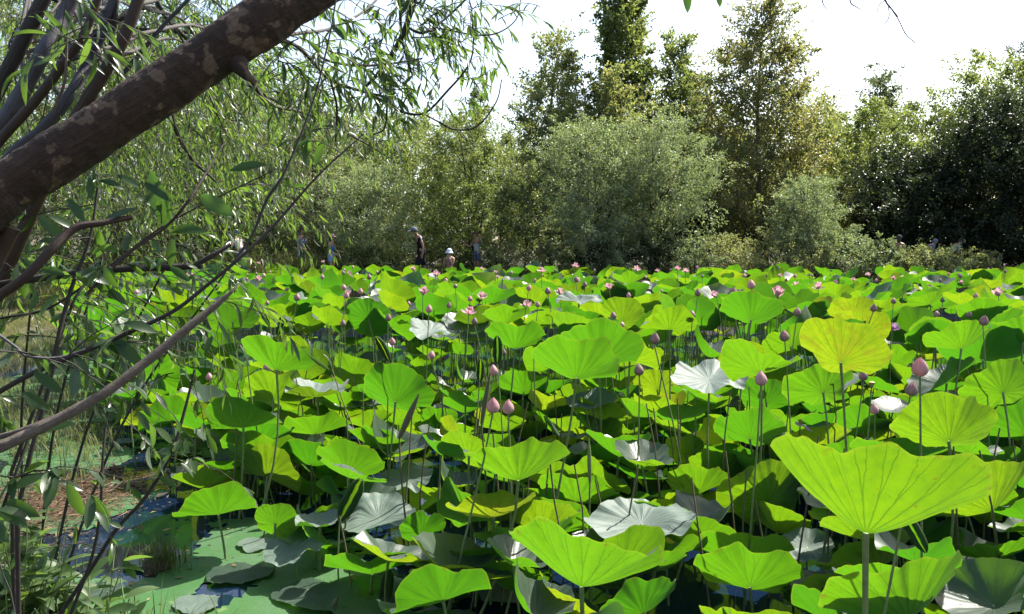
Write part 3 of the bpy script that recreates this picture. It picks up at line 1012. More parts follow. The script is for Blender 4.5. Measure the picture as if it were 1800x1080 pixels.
    if cap is not None:
        mb = MB()
        ellip(mb, hc + np.array((-.005, 0, .02)) * s, (.125 * s, .115 * s, .125 * s), .0)
        if hat:
            th = np.linspace(0, 2 * PI, 18, endpoint=False)
            ri = np.stack([np.cos(th) * .118, np.sin(th) * .112, th * 0 + .03], 1); ro = np.stack([np.cos(th) * .165, np.sin(th) * .16, th * 0 - .035], 1)
            v = np.concatenate([ri, ro, ro - (0, 0, .008), ri - (0, 0, .01)]) * s + hc
            k = np.arange(18); k2 = (k + 1) % 18
            for q in range(3):
                mb.add(v, np.stack([q * 18 + k, q * 18 + k2, (q + 1) * 18 + k2, (q + 1) * 18 + k], 1))
            mb.build('sun_hat', cap, root)
        else:
            th = np.linspace(-1.1, 1.1, 9)
            ri = np.stack([np.cos(th) * .115, np.sin(th) * .105, th * 0 + .035], 1)
            ro = np.stack([.09 + np.cos(th) * .13, np.sin(th) * .095, th * 0 + .012], 1)
            v = np.concatenate([ri, ro, ro - (0, 0, .008), ri - (0, 0, .008)]) * s + hc
            k = np.arange(8)
            for q in range(3):
                mb.add(v, np.stack([q * 9 + k, q * 9 + k + 1, (q + 1) * 9 + k + 1, (q + 1) * 9 + k], 1))
            mb.build('cap', cap, root)
    for sg in (1, -1):
        mb = MB(); ellip(mb, hc + np.array((.088, .032 * sg, .005)) * s, (.012 * s, .014 * s, .009 * s), -.99, 6, 5)
        mb.build('eye', M_HAIR, root)
    if stripe is not None:
        for (a_, e_, w_2) in idx['arm']:
            mb = MB(); c0 = V[nk] * .35 + V[a_] * .65; c1 = V[a_] * .55 + V[e_] * .45
            of = np.array((.0, 0, .075)) * s
            mb.tube(np.array([c0 + of, V[a_] + of * np.array((1, 1, .9)) + np.array((0, (V[a_] - V[nk])[1] * .12, 0)), c1 + np.array((0, (V[a_] - V[nk])[1] * .42, 0))]), .012 * s, 6)
            mb.build('stripe', stripe, root)
    return root, V, s


down = ((.02, .23, 1.12), (.08, .23, .88))
downr = ((.02, -.23, 1.12), (.08, -.23, .88))
person(424, 28.4, 1.62, 150, 'person in a bright blue cap half hidden by the willow twigs at far left', (((.05, .26, 1.15), (.2, .18, 1.05)), ((.05, -.26, 1.15), (.2, -.18, 1.05))),
       top=cloth((.72, .66, .60), 'pale_shirt'), bottom=cloth((.2, .2, .22), 'grey_shorts'), cap=cloth((.03, .07, .42), 'blue_cap'), hair=(M_HAIR, False), lean=.5, dz=.35, head=410)
person(528, 29.6, 1.66, -20, 'person with dark hair in a blue checked shirt standing in the reeds', (((.06, .24, 1.14), (.22, .2, 1.02)), ((.06, -.24, 1.14), (.22, -.18, 1.02))),
       top=plaid('blue_checked_shirt'), bottom=cloth((.10, .12, .16), 'dark_trousers'), hair=(M_HAIR, False), leg_cov=1.7, top_sleeve=.75, dz=.42, lean=.1, head=403)
person(582, 28.6, 1.32, -12, 'child in a pink cap, blue vest and pale shorts holding something in both hands', (((.06, .22, 1.14), (.30, .16, 1.10)), ((.05, -.23, 1.12), (.27, -.14, .98))),
       top=cloth((.02, .20, .52), 'blue_vest'), bottom=cloth((.30, .40, .60), 'pale_blue_shorts'), hair=(M_HAIR, True), cap=cloth((.62, .36, .34), 'pink_cap'), top_sleeve=0, leg_cov=.4, girth=.92, dz=.50, lean=.06, head=415)
person(741, 28.2, 1.74, 200, 'man in a grey cap, black striped T-shirt and black shorts walking left', (((-.02, .24, 1.12), (.03, .25, .88)), ((.0, -.25, 1.12), (.05, -.26, .88))),
       top=cloth((.012, .012, .016), 'black_shirt'), bottom=cloth((.012, .012, .014), 'black_shorts'), cap=cloth((.16, .17, .22), 'grey_cap'), hair=(M_HAIR, False), skin=M_TAN, leg_cov=.95, stride=.5, girth=1.06, dz=.12, lean=.16, hunch=.5, head=402, stripe=cloth((.7, .7, .75), 'white_stripe'))
person(790, 27.7, 1.08, 250, 'small child in a white sun hat with hands raised to the face', (((.10, .17, 1.14), (.16, .10, 1.36)), ((.10, -.2, 1.12), (.2, -.10, 1.34))),
       top=cloth((.34, .17, .15), 'rose_top'), bottom=cloth((.02, .02, .03), 'black_skirt'), cap=cloth((.70, .74, .90), 'white_hat'), hair=(M_HAIR, True), top_sleeve=0, leg_cov=.35, dz=.18, hat=True, head=441)
person(839, 30.2, 1.62, 215, 'woman with auburn hair in a white vest, both forearms raised', (((.02, .40, 1.30), (-.02, .22, 1.56)), ((.10, -.34, 1.18), (.30, -.46, 1.36))),
       top=cloth((.55, .53, .56), 'white_vest'), bottom=cloth((.10, .14, .25), 'blue_shorts'), hair=(M_AUBURN, True), top_sleeve=0, girth=.95, dz=.30, lean=.08, head=410)
person(1580, 30.0, 1.55, 60, 'bare-backed person in a dark cap between two shrubs on the far bank', (down, downr),
       bottom=cloth((.03, .03, .04), 'dark_shorts'), cap=cloth((.05, .05, .05), 'dark_cap'), hair=(M_HAIR, True), skin=M_TAN, dz=.35, head=417)
person(1622, 30.2, 1.6, 10, 'person in a grey hooded top bending over behind the tawny bush', (((.18, .2, 1.05), (.35, .15, .88)), ((.18, -.2, 1.05), (.35, -.15, .88))),
       top=cloth((.20, .20, .24), 'grey_top'), bottom=cloth((.05, .05, .07), 'dark_trousers'), hair=(cloth((.20, .20, .24), 'grey_top'), True), leg_cov=1.7, top_sleeve=.95, lean=.85, dz=.60)
person(1668, 30.4, 1.58, 15, 'person with dark hair and a cream shirt bending at the right of the figures', (((.18, .2, 1.05), (.35, .15, .88)), ((.18, -.2, 1.05), (.35, -.15, .88))),
       top=cloth((.50, .50, .38), 'cream_shirt'), bottom=cloth((.06, .06, .06), 'dark_trousers'), hair=(M_HAIR, False), leg_cov=1.7, top_sleeve=.6, lean=.85, dz=.50)
# ------------------------------------------------------------------ lotus
def lotus_blade(seed, nt=48, nr=7, cup=.5, pw=1.35, ruf=.07, fold=0.0, hood=0.0, hood_az=0.0, droop=0.0, rag=.05):
    """unit blade: stalk joins at the origin, opening towards +Z; returns verts, faces, uv per corner, rim radius"""
    r = np.random.default_rng(seed)
    u = np.linspace(0, 1, nt + 1)
    th = u * 2 * PI
    ph = r.random(12) * 2 * PI
    rr = np.concatenate([[.02], np.linspace(0, 1, nr + 1)[1:] ** .9])
    out = 1 + rag * np.sin(2 * th + ph[0]) + rag * .7 * np.sin(3 * th + ph[1]) + rag * .45 * np.sin(5 * th + ph[2]) + rag * .18 * np.sin(11 * th + ph[3])
    for q in range(2):
        a0 = ph[4 + q]
        out -= (.10, .07)[q] * np.exp(-((((th - a0 + PI) % (2 * PI)) - PI) / .16) ** 2)
    TH, RR = np.meshgrid(th, rr)
    k1, k2 = r.integers(3, 6), r.integers(6, 9)
    wave = (np.sin(k1 * TH + ph[6]) + .7 * np.sin(k2 * TH + ph[7]) + .25 * np.sin((k1 + k2) * TH + ph[8]))
    z = cup * RR ** pw + ruf * RR ** 2.6 * wave + fold * RR ** 1.5 * np.cos(2 * (TH - ph[9])) + .013 * RR * np.cos(21 * TH + PI + .6 * np.sin(3 * TH + ph[2]))
    z += .055 * RR * (vnoise(RR * np.cos(TH), RR * np.sin(TH), .38, seed) - .5) + .03 * RR * (vnoise(RR * np.cos(TH), RR * np.sin(TH), .17, seed + 1) - .5)
    z -= droop * sstep((RR - .55) / .45) * np.clip(np.sin(TH + ph[10]) + .35 * np.sin(3 * TH + ph[11]), 0, 1.3)
    hd = np.clip(np.cos(TH - hood_az), 0, 1) ** 1.2 * RR ** 1.6
    z += hood * hd
    shrink = 1 / np.sqrt(1 + .55 * (cup * pw * RR ** (pw - 1)) ** 2)
    rho = RR * out[None] * shrink * (1 - .62 * np.clip(hood, 0, 1.2) * hd)
    v = np.stack([rho * np.cos(TH), rho * np.sin(TH), z], -1).reshape(-1, 3)
    n = len(rr)
    i, j = np.meshgrid(np.arange(n - 1), np.arange(nt), indexing='ij'); i, j = i.ravel(), j.ravel()
    w = nt + 1
    f = np.stack([i * w + j, (i + 1) * w + j, (i + 1) * w + j + 1, i * w + j + 1], 1)
    uv = np.stack([np.tile(u, n), np.repeat(rr, w)], 1)
    # faces wound so that the upper side is the front
    return v, f, uv, float(np.max(np.hypot(v[:, 0], v[:, 1]).reshape(n, w)[-1].mean()))


def rolled_blade(seed, n=14, k=16):
    """unfurling leaf: two scrolls side by side, unit length along +Y, opening towards +Z"""
    r = np.random.default_rng(seed)
    t = np.linspace(-1, 1, 2 * k + 1)
    y = np.linspace(0, 1, n)
    prof = np.sin(PI * np.clip(y, .015, .985)) ** .55 * .105 * (1 + .1 * np.sin(y * 9))
    V, UV = [], []
    for a, p in zip(y, prof):
        s = np.abs(t)
        ph = s * 1.75 * 2 * PI * (.9 + .1 * math.sin(a * 5))
        rad = p * (1 - .62 * s)
        x = np.sign(t) * (p - rad * np.cos(ph)) + .012 * np.sin(a * 22 + s * 3) * p * 4
        z = -rad * np.sin(ph)
        V.append(np.stack([x, np.full_like(t, a) + .012 * np.sin(ph * 3 + a * 20), -z + .05 * math.sin(a * PI)], 1))
        UV.append(np.stack([.25 + .2 * t, np.full_like(t, .25 + .5 * a)], 1))
    w = len(t)
    i, j = np.meshgrid(np.arange(n - 1), np.arange(w - 1), indexing='ij'); i, j = i.ravel(), j.ravel()
    f = np.stack([i * w + j, (i + 1) * w + j, (i + 1) * w + j + 1, i * w + j + 1], 1)
    return np.concatenate(V), f, np.concatenate(UV)


def blade_mesh(name, args, rnd=0.0, mat=None):
    v, f, uv, rim = lotus_blade(**args)
    mb = MB(); mb.add(v, f, uv, rnd)
    return mb.mesh(name, mat or M_LOTUS), rim


def tilt_matrix(a, psi, spin):
    """lean the blade's axis by a towards azimuth psi (0 = straight away from the camera, + to the right)"""
    ax = Vector((math.cos(psi), -math.sin(psi), 0))
    return Matrix.Rotation(-a, 3, ax) @ Matrix.Rotation(spin, 3, 'Z')


def stalk_mesh(top, seed, rad=.0065, bow=.10, foot=None, sides=6, n=7, tilt=None, zb=-.25):
    """stalk from below the water up to the origin; top is the world point of the joint"""
    r = np.random.default_rng(seed)
    h = top[2] - zb
    off = r.normal(0, bow, 2) * h if foot is None else np.asarray(foot) - np.asarray(top)[:2]
    t = np.linspace(0, 1, n)
    cur = r.normal(0, .035, 2) * h
    nx = np.array((0., 0)) if tilt is None else np.asarray(tilt)
    x = off[0] * (1 - t) ** 1.3 + cur[0] * np.sin(t * PI) - nx[0] * .05 * np.sin(t * PI) * t
    y = off[1] * (1 - t) ** 1.3 + cur[1] * np.sin(t * PI) - nx[1] * .05 * np.sin(t * PI) * t
    z = -h + h * t
    return np.stack([x, y, z], 1), np.linspace(rad * 1.15, rad * .85, n)


def lotus_leaf(name, top, D, a, psi, spin, args, label, group=None, mesh=None, rim=None, foot=None, bow=.08, seed=0, dead=False):
    if mesh is None:
        mesh, rim = blade_mesh('lotus_blade', args)
    root = thing(name, top, label, 'lotus leaf', group)
    o = link('blade', mesh, root)
    Rm = tilt_matrix(a, psi, spin)
    o.matrix_local = (Rm.to_4x4()) @ Matrix.Scale(D / 2 / rim, 4)
    nrmv = Rm @ Vector((0, 0, 1))
    p, rd = stalk_mesh(top, seed, rad=.0052 + .0045 * D, bow=bow, foot=foot, tilt=(nrmv.x, nrmv.y))
    rd = np.asarray(rd); rd[-1] *= 1.35
    mb = MB(); mb.tube(p, rd, 7)
    mb.build('stalk', M_DEADSTALK if dead else M_STALK, root)
    return root


rad_ = math.radians
# joint px, joint py, width px, height/width, lean sideways, kind, label
HERO = [
    (1522, 938, 392, .42, 22, 'f', 'giant yellow-green funnel leaf towering over the lower right corner'),
    (1022, 1032, 275, .44, 16, 'f', 'wide ruffled yellow-green leaf at the bottom, just right of centre'),
    (942, 1078, 108, .85, 10, 'h', 'half-folded leaf with a white glint in front of the wide ruffled one'),
    (1130, 1078, 150, .45, -18, 'o', 'bright green leaf low at the bottom edge beside the half-folded leaf'),
    (1318, 1033, 195, .40, 8, 'o', 'wavy-rimmed leaf on a dark stalk left of the giant funnel leaf'),
    (1596, 1090, 255, .45, -12, 'f', 'broad sloping leaf beneath the giant funnel leaf'),
    (911, 845, 190, .40, -6, 'f', 'broad mid-green leaf below the pair of pink buds'),
    (1012, 882, 145, .36, 12, 'o', 'smooth green leaf tucked behind the right side of the leaf below the bud pair'),
    (1128, 922, 178, .20, 25, 't', 'leaf with white sunlit top draped above the wide ruffled leaf'),
    (1226, 868, 112, .48, 0, 'f', 'small cupped leaf above the white draped leaf'),
    (1350, 884, 150, .60, -10, 'o', 'upright shaded green leaf left of the giant funnel leaf'),
    (1013, 665, 156, .50, 6, 'f', 'large fan-like bright leaf at the centre of the field'),
    (1052, 640, 152, .55, 8, 'f', 'tall olive leaf rising behind the large central fan leaf'),
    (1155, 686, 90, .55, 5, 'o', 'small bright leaf right of the large central fan leaf'),
    (1248, 668, 132, .18, 20, 't', 'long white-topped leaf sloping down to the right at mid field'),
    (1248, 628, 78, .95, 18, 'h', 'tall folded yellow leaf behind the white-topped sloping leaf'),
    (1337, 656, 146, .42, 6, 's', 'two-winged green leaf above the pink bud on the right'),
    (1478, 638, 166, .52, 20, 'f', 'bright yellow fan leaf standing high on the right'),
    (1447, 690, 126, .52, -8, 'o', 'ragged light green leaf left of the high yellow fan leaf stalk'),
    (1347, 708, 98, .75, 6, 'o', 'shaded round leaf below the two-winged leaf'),
    (1668, 776, 192, .56, 5, 'f', 'very large yellow-green leaf under the big pink bud on the right'),
    (1802, 765, 130, .60, -6, 'f', 'bright leaf cut by the right edge beside the very large leaf'),
    (1690, 613, 122, .44, -6, 'f', 'olive-shaded cup leaf above the big pink bud on the right'),
    (1763, 690, 135, .46, 0, 'o', 'wavy leaf at the right edge below the olive cup leaf'),
    (1798, 602, 112, .48, 0, 'f', 'yellow leaf at the right edge, third row from the back'),
    (1744, 898, 180, .50, -12, 'f', 'leaf with a sunlit rim fold at the right edge behind the giant funnel leaf'),
    (1580, 815, 180, .26, 6, 'o', 'mid-green leaf peeping out behind the top of the giant funnel leaf'),
    (1318, 772, 130, .44, 12, 'o', 'sprawling green leaf under the pink bud right of centre'),
    (695, 707, 126, .58, 4, 'f', 'bright funnel leaf standing above the dark spear bud'),
    (692, 802, 108, .72, 14, 'h', 'folded round leaf crossed by the dark spear bud'),
    (486, 650, 138, .46, 6, 'f', 'large green fan leaf left of centre, above two rosy buds'),
    (480, 702, 112, .46, -4, 'o', 'round leaf directly under the large left fan leaf'),
    (557, 698, 112, .30, 0, 'w', 'leaf with a white wavy rim next to the round leaf on the left'),
    (622, 662, 84, .62, 8, 'o', 'yellow leaf behind the bright funnel leaf left of centre'),
    (648, 563, 80, .70, 0, 'd', 'flat round leaf held up like a disc left of centre'),
    (757, 584, 84, .30, -20, 't', 'grey-white topped leaf with a dark green half, left of centre'),
    (905, 613, 110, .46, 4, 'f', 'broad leaf behind the grey bud at the centre'),
    (1018, 530, 78, .40, 12, 't', 'humped leaf with a white pleated top, far centre'),
    (1093, 566, 80, .66, 0, 'f', 'yellow fan leaf right of the humped white leaf'),
    (1176, 580, 104, .42, 2, 's', 'winged leaf with small white glints, right of the yellow far fan'),
    (1320, 563, 112, .48, 8, 'f', 'dark-veined leaf below the open pink flower on the right'),
    (428, 752, 136, .42, -10, 's', 'two-lobed leaf with a sunlit lip near the left end of the field'),
    (398, 688, 78, .66, 0, 'o', 'light leaf beside the small pink bud at the left end'),
    (470, 838, 108, .55, 10, 's', 'bent green leaf in the shade left of centre'),
    (384, 905, 152, .38, -16, 's', 'drooping bright leaf leaning over the blue pool'),
    (484, 921, 80, .60, 4, 'd', 'small glowing yellow leaf behind the drooping bright leaf'),
    (562, 925, 80, .22, 0, 'w', 'thin leaf edge with white rim beside the glowing yellow leaf'),
    (666, 912, 136, .25, 10, 't', 'pale grey-topped wavy leaf in front of the shaded gap'),
    (716, 842, 98, .35, 20, 't', 'grey-topped leaf tipping right, below the folded round leaf'),
    (742, 936, 82, .50, -6, 'o', 'half-lit leaf right of the pale grey-topped leaf'),
    (768, 745, 70, .45, 4, 'o', 'small leaf right of the bright funnel leaf'),
    (884, 758, 84, .40, 0, 'o', 'small leaf directly under the pair of pink buds'),
    (796, 856, 66, .70, 0, 'h', 'crumpled small bright leaf left of the leaf below the bud pair'),
    (1206, 800, 72, .62, 0, 'o', 'torn small leaf above the small cupped leaf'),
    (515, 972, 96, .20, 30, 't', 'grey crescent leaf low over the dark water'),
    (1418, 962, 90, .22, 30, 't', 'grey leaf with a ragged white rim left of the giant leaf stalk'),
    (1748, 985, 140, .30, 0, 'o', 'low half-shaded leaf at the lower right edge'),
    (820, 672, 52, .90, 0, 'h', 'narrow folded leaf left of the topmost bud of three'),
    (240 + 140, 612, 70, .6, 0, 'f', 'yellow-lit leaf behind the end of the bare grey branch'),
    (265, 660, 90, .6, 10, 'o', 'leaf glowing behind the crossing of the willow twigs'),
    (1570, 640, 80, .45, 10, 'o', 'green leaf edge showing behind the high yellow fan leaf'),
    (1390, 610, 90, .5, -12, 'o', 'ragged leaf behind the mauve bud right of centre'),
    (920, 690, 90, .45, 0, 'o', 'dim leaf below the broad central leaf'),
    (1105, 500, 60, .4, 0, 'f', 'light leaf just behind the humped white leaf'),
]
KIND = {
    'f': dict(cup=.46, pw=1.25, ruf=.055, rag=.06), 'o': dict(cup=.33, pw=1.3, ruf=.065, rag=.065), 'd': dict(cup=.22, pw=1.6, ruf=.04),
    's': dict(cup=.34, pw=1.3, ruf=.06, fold=.26, rag=.07), 'h': dict(cup=.35, pw=1.4, ruf=.035, hood=.95, hood_az=0.0),
    't': dict(cup=.20, pw=1.5, ruf=.07, fold=.12, droop=.22, rag=.06), 'w': dict(cup=.34, pw=1.5, ruf=.09),
}
FOOT = {(911, 845): (785, 1085), (1013, 665): (940, 985), (866, 712): (752, 1085), (893, 715): (868, 1010), (1522, 938): (1530, 1400), (1478, 638): (1475, 1000), (1600, 683): (1625, 900), (486, 650): (420, 850), (1128, 922): (1080, 1150)}


def foot_of(px, py, top):
    if (px, py) not in FOOT: return None
    d = float((np.asarray(top) - EYE) @ FWD)
    return P(*FOOT[(px, py)], d)[:2]


lit = []
placed = []                     # (px, py, half width px, depth) of the leaves that must stay in view
n_leaf = 0
for q, (jx, jy, w, hw, ln, kd, lb) in enumerate(HERO):
    d = (.66 if q == 12 else .54) * FPX / w
    z = EYE[2] - (jy - 440) * d / FPX
    z = min(max(z, .16 if kd == 't' else .28), 1.38)
    d = (EYE[2] - z) * FPX / (jy - 440)
    D = min(max(w * d / FPX, .16), .80)
    top = P(jx, jy, d)
    k = dict(KIND[kd])
    k.update(seed=100 + q, nt=105, nr=12)
    if q == 0: k['cup'] = .58
    r = np.random.default_rng(q)
    if kd == 'h':
        k['hood_az'] = PI * .5 * (1 if ln >= 0 else -1) + PI / 2
    spin = 0 if kd == 'h' else r.random() * 6.28
    bv, bf_, buv, rim = lotus_blade(**k)
    if kd in 'tw':
        a = rad_(-14 if kd == 't' else 0)
        fit = None
    else:                                    # lean until the blade is as tall for its width as in the photograph
        best = None
        for a_ in np.linspace(-.1, 1.25, 28):
            Rm = np.array(tilt_matrix(a_, rad_(ln) * 1.6, spin))
            X_, Y_, _ = proj(bv @ Rm.T * (D / 2 / rim) + top)
            wd = X_.max() - X_.min()
            W3 = (bv @ Rm.T)[-106:]
            nearr = W3[:, 1] < -.15
            hgt = np.percentile(jy - Y_[-106:][nearr], 88) / wd if nearr.sum() > 8 else 2.0
            hall = (jy - Y_.min()) / wd
            e = abs(hgt - hw * .95) + .8 * max(0, hall - hgt - .05) + .10 * max(0, a_ - .75)
            if best is None or e < best[0]: best = (e, a_, wd)
        a = best[1]
        D *= min(1.3, max(.75, w / best[2]))
    mb = MB(); mb.add(bv, bf_, buv)
    lotus_leaf('lotus_leaf', top, D, a, rad_(ln) * 1.6, spin, None, lb, None, mb.mesh('lotus_blade', M_SUNLIT_WAX if kd in 'tw' else M_LOTUS), rim, foot_of(jx, jy, top), seed=q, bow=.07)
    ccy = jy - hw * w * .5
    placed.append((jx, ccy, w * .46, max(hw * w * .5, w * .12), d))
    lit.append((top[0], top[1], top[2] + .08, D * .42))
    n_leaf += 1

PADS = [
    (420, 1010, 108, 'large pale floating pad at the bottom beside the open water'), (250, 1000 - 10, 64, 'floating pad under the weeds at lower left'),
    (170, 1045, 86, 'turquoise-grey floating pad half in shadow at lower left'), (345, 1065, 79, 'rounded grey pad at the bottom edge'),
    (560, 1050, 144, 'wide green floating pad at the bottom left of centre'), (450, 960, 64, 'ragged pale pad right of the blue pool'),
    (300, 800, 64, 'thin pale pad lying under the left stalks'), (400, 815, 79, 'shiny pad in the shade left of the bent leaf'),
    (230, 740, 57, 'pale pad beyond the bare grey branch'), (330, 770, 72, 'green pad floating in the left channel'),
    (640, 1075, 122, 'whitish floating pad at the bottom edge under the hooked stalk'), (880, 1050, 86, 'green pad with white torn rim at the bottom centre'),
    (390, 870, 57, 'dark pad behind the drooping bright leaf'), (740, 985, 86, 'shaded floating pad below the half-lit leaf'),
    (255, 690, 50, 'small bright pad between the left twigs'), (215, 780, 43, 'small pad at the edge of the upper pool'),
]
ROLL = [
    ((635, 842), (597, 915), 4.9, 'rolled young leaf standing upright left of the pale grey-topped leaf'),
    ((684, 1003), (672, 1066), 4.6, 'rolled yellow leaf hanging from a hooked stalk at the bottom'),
    ((661, 592), (684, 636), 6.4, 'white-backed rolled leaf beside the bright funnel leaf'),
    ((496, 556), (488, 590), 7.6, 'narrow rolled leaf in front of the left fan leaves'),
    ((1628, 972), (1588, 905), 2.6, 'white-ribbed rolled leaf hanging under the giant funnel leaf'),
    ((845, 632), (843, 672), 6.2, 'rolled leaf edge beside the narrow folded leaf'),
    ((874, 590), (874, 640), 6.4, 'dark green rolled leaf standing before the broad central leaf'),
]
BUDS = [
    (866, 712, 30, 'pink', 'left bud of the pink pair at the centre'), (893, 715, 27, 'pink', 'right bud of the pink pair at the centre'),
    (868, 651, 21, 'pink', 'pink bud standing above the pink pair'), (758, 624, 17, 'pink', 'rosy bud right of the white-backed rolled leaf'),
    (1338, 665, 28, 'rose', 'plump rosy bud in front of the two-winged leaf'), (1618, 644, 36, 'pink', 'biggest bud, pink, standing above the very large right leaf'),
    (1600, 683, 27, 'mauve', 'mauve-brown bud curving over the very large right leaf'), (1380, 590, 22, 'mauve', 'mauve bud behind the two-winged leaf'),
    (1605, 758, 19, 'rose', 'rosy bud half hidden beneath the very large right leaf'), (1538, 719, 20, 'rose', 'small rosy bud in the shaded gap right of the yellow fan stalk'),
    (1150, 594, 22, 'mauve', 'dark wine-coloured bud above the small bright leaf'), (1287, 515, 22, 'mauve', 'brown bud on a tall stalk left of the dark-veined leaf'),
    (1321, 500, 18, 'pink', 'pinkish bud behind the dark-veined leaf'), (433, 611, 20, 'mauve', 'dark bud in front of the large left fan leaf'),
    (468, 644, 15, 'pink', 'round pink bud below the large left fan leaf'), (368, 662, 15, 'pink', 'small pink bud at the left end of the field'),
    (888, 577, 13, 'mauve', 'brown bud in front of the broad central leaf'), (938, 597, 16, 'mauve', 'pinkish-brown bud at the right of the broad central leaf'),
    (885, 619, 13, 'mauve', 'small bud low on the broad central leaf'), (682, 558, 14, 'mauve', 'bud at the right rim of the disc-like leaf'),
    (690, 600, 15, 'pink', 'pink bud under the disc-like leaf'), (603, 568, 13, 'mauve', 'brown bud left of the disc-like leaf'),
    (1124, 650, 22, 'mauve', 'brown closed bud left of the white sloping leaf'), (1518, 660, 20, 'mauve', 'withered brown bud right of the yellow fan stalk'),
    (1728, 563, 20, 'mauve', 'grey-brown bud before the olive cup leaf'), (1703, 553, 13, 'mauve', 'small bud left of the grey-brown bud on the right'),
    (1647, 552, 13, 'mauve', 'dark small bud above the olive cup leaf'), (1535, 541, 15, 'mauve', 'dull bud above the high yellow fan leaf'),
    (1226, 514, 14, 'mauve', 'brown bud beside the upright folded leaf at far centre right'), (1217, 553, 16, 'mauve', 'dark bud before the winged leaf'),
    (718, 534, 11, 'mauve', 'small brown bud above the disc-like leaf'), (788, 536, 12, 'mauve', 'small brown bud left of the open pink flower'),
    (963, 511, 14, 'mauve', 'brown bud left of the humped white leaf'), (826, 525, 11, 'pink', 'small bud above the open pink flower'),
    (634, 512, 12, 'pink', 'pink bud in the left middle distance'), (605, 505, 12, 'rose', 'round rosy bud in the left middle distance'),
    (608, 519, 13, 'rose', 'rosy bud under the round rosy one'), (649, 487, 11, 'mauve', 'mauve bud on a tall stalk in the left distance'),
    (464, 484, 9, 'rose', 'tiny pink bud before the reeds'), (1657, 527, 10, 'mauve', 'small dull bud in the right distance'), (1715, 520, 11, 'pink', 'small pinkish bud near the right edge'),
    (240, 513, 10, 'rose', 'pink bud seen between the willow twigs'), (1688, 485, 9, 'mauve', 'small bud beside the tall far leaf at right'),
]
FLOWERS = [
    (824, 548, 27, 'pink', .9, 'open pink flower left of centre, largest bloom on that side', (.2, .3)), (1368, 514, 30, 'pink', .35, 'pink cup-shaped flower above the dark-veined leaf', (0, .1)),
    (847, 521, 23, 'pale', .8, 'pale pink flower behind the open pink one', (0, .2)), (984, 513, 20, 'pale', .7, 'pale flower left of the humped white leaf', (0, .2)),
    (1011, 468, 16, 'pink', .7, 'pink flower standing highest against the dark bank at the centre', (.2, 0)), (766, 482, 19, 'pink', .7, 'pink flower below the small child in the white hat', (0, 0)),
    (1191, 473, 15, 'pink', .6, 'left flower of the pink pair at far centre right', (0, 0)), (1205, 477, 15, 'pale', .8, 'right flower of the pink pair at far centre right', (0, 0)),
    (952, 476, 18, 'pale', .8, 'cluster-like pale flower below the slender young tree', (0, 0)), (1119, 474, 18, 'pale', .8, 'whitish flower in front of the round willow', (0, 0)),
    (1096, 486, 14, 'pink', .8, 'low pink flower in front of the round willow', (0, 0)), (1571, 490, 13, 'pink', .5, 'pink flower at far right below the tawny bush', (0, 0)),
    (1501, 492, 12, 'pink', .6, 'small pink flower left of the far right one', (0, 0)), (1372, 485, 12, 'pink', .4, 'small pink flower before the small silvery willow', (0, 0)),
    (568, 461, 10, 'pale', .5, 'whitish flower below the child in the pink cap', (0, 0)), (614, 480, 11, 'pink', .5, 'small pink flower right of the pink-capped child', (0, 0)),
    (738, 485, 10, 'pink', .5, 'small pink flower below the man in black', (0, 0)), (455, 463, 9, 'pink', .5, 'small pink flower at the foot of the reeds', (0, 0)),
    (504, 511, 14, 'pale', .2, 'white half-closed flower in the left distance', (0, 0)), (1570, 576, 24, 'lilac', 1.0, 'purplish flower half hidden behind the high yellow fan leaf', (0, .3)),
    (635, 512, 13, 'pink', .3, 'rounded pink flower in the left middle distance', (0, 0)), (875, 488, 12, 'pale', .5, 'pale flower in the far centre', (0, 0)),
    (1690, 497, 12, 'pink', .6, 'pinkish flower near the right edge of the far field', (0, 0)), (1310, 485, 12, 'pale', .5, 'pale small flower at far right of centre', (0, 0)),
    (1135, 487, 10, 'pale', .5, 'tiny pale flower between the far leaves at centre right', (0, 0)), (1530, 497, 10, 'pink', .6, 'tiny pink flower among the far right leaves', (0, 0)),
]

SHAPE = {'f': 'funnel-shaped', 'o': 'cupped', 's': 'saddle-shaped', 't': 'flattish', 'w': 'wavy-rimmed', 'h': 'folded', 'd': 'flat round'}
# the rest of the field
for (jx, jy, w, hw, ln, kd, lb) in HERO:
    if len(lb.split()) <= 11: LAND.append((jx, jy - hw * w * .5, lb))
for q_ in PADS: LAND.append((q_[0], q_[1], q_[3]))
for q_ in ROLL: LAND.append((q_[0][0], (q_[0][1] + q_[1][1]) / 2, q_[3]))
for q_ in BUDS: LAND.append((q_[0], q_[1] + 8, q_[4]))
for q_ in FLOWERS: LAND.append((q_[0], q_[1] + 6, q_[5]))
def bud_depth(py, hpx):
    d = .082 * FPX / hpx
    z = EYE[2] - (py - 440) * d / FPX
    z = min(max(z, .55), 1.45 if py > 490 else 1.6)
    d = (EYE[2] - z) * FPX / max(py - 440, 9)
    return min(max(d, 2.5), 27)


def flower_depth(py, wpx):
    d = .17 * FPX / wpx
    z = EYE[2] - (py - 440) * d / FPX
    z = min(max(z, .5), 1.45 if py > 490 else 1.55)
    d = (EYE[2] - z) * FPX / max(py - 440, 10)
    return min(max(d, 2.5), 26.8)


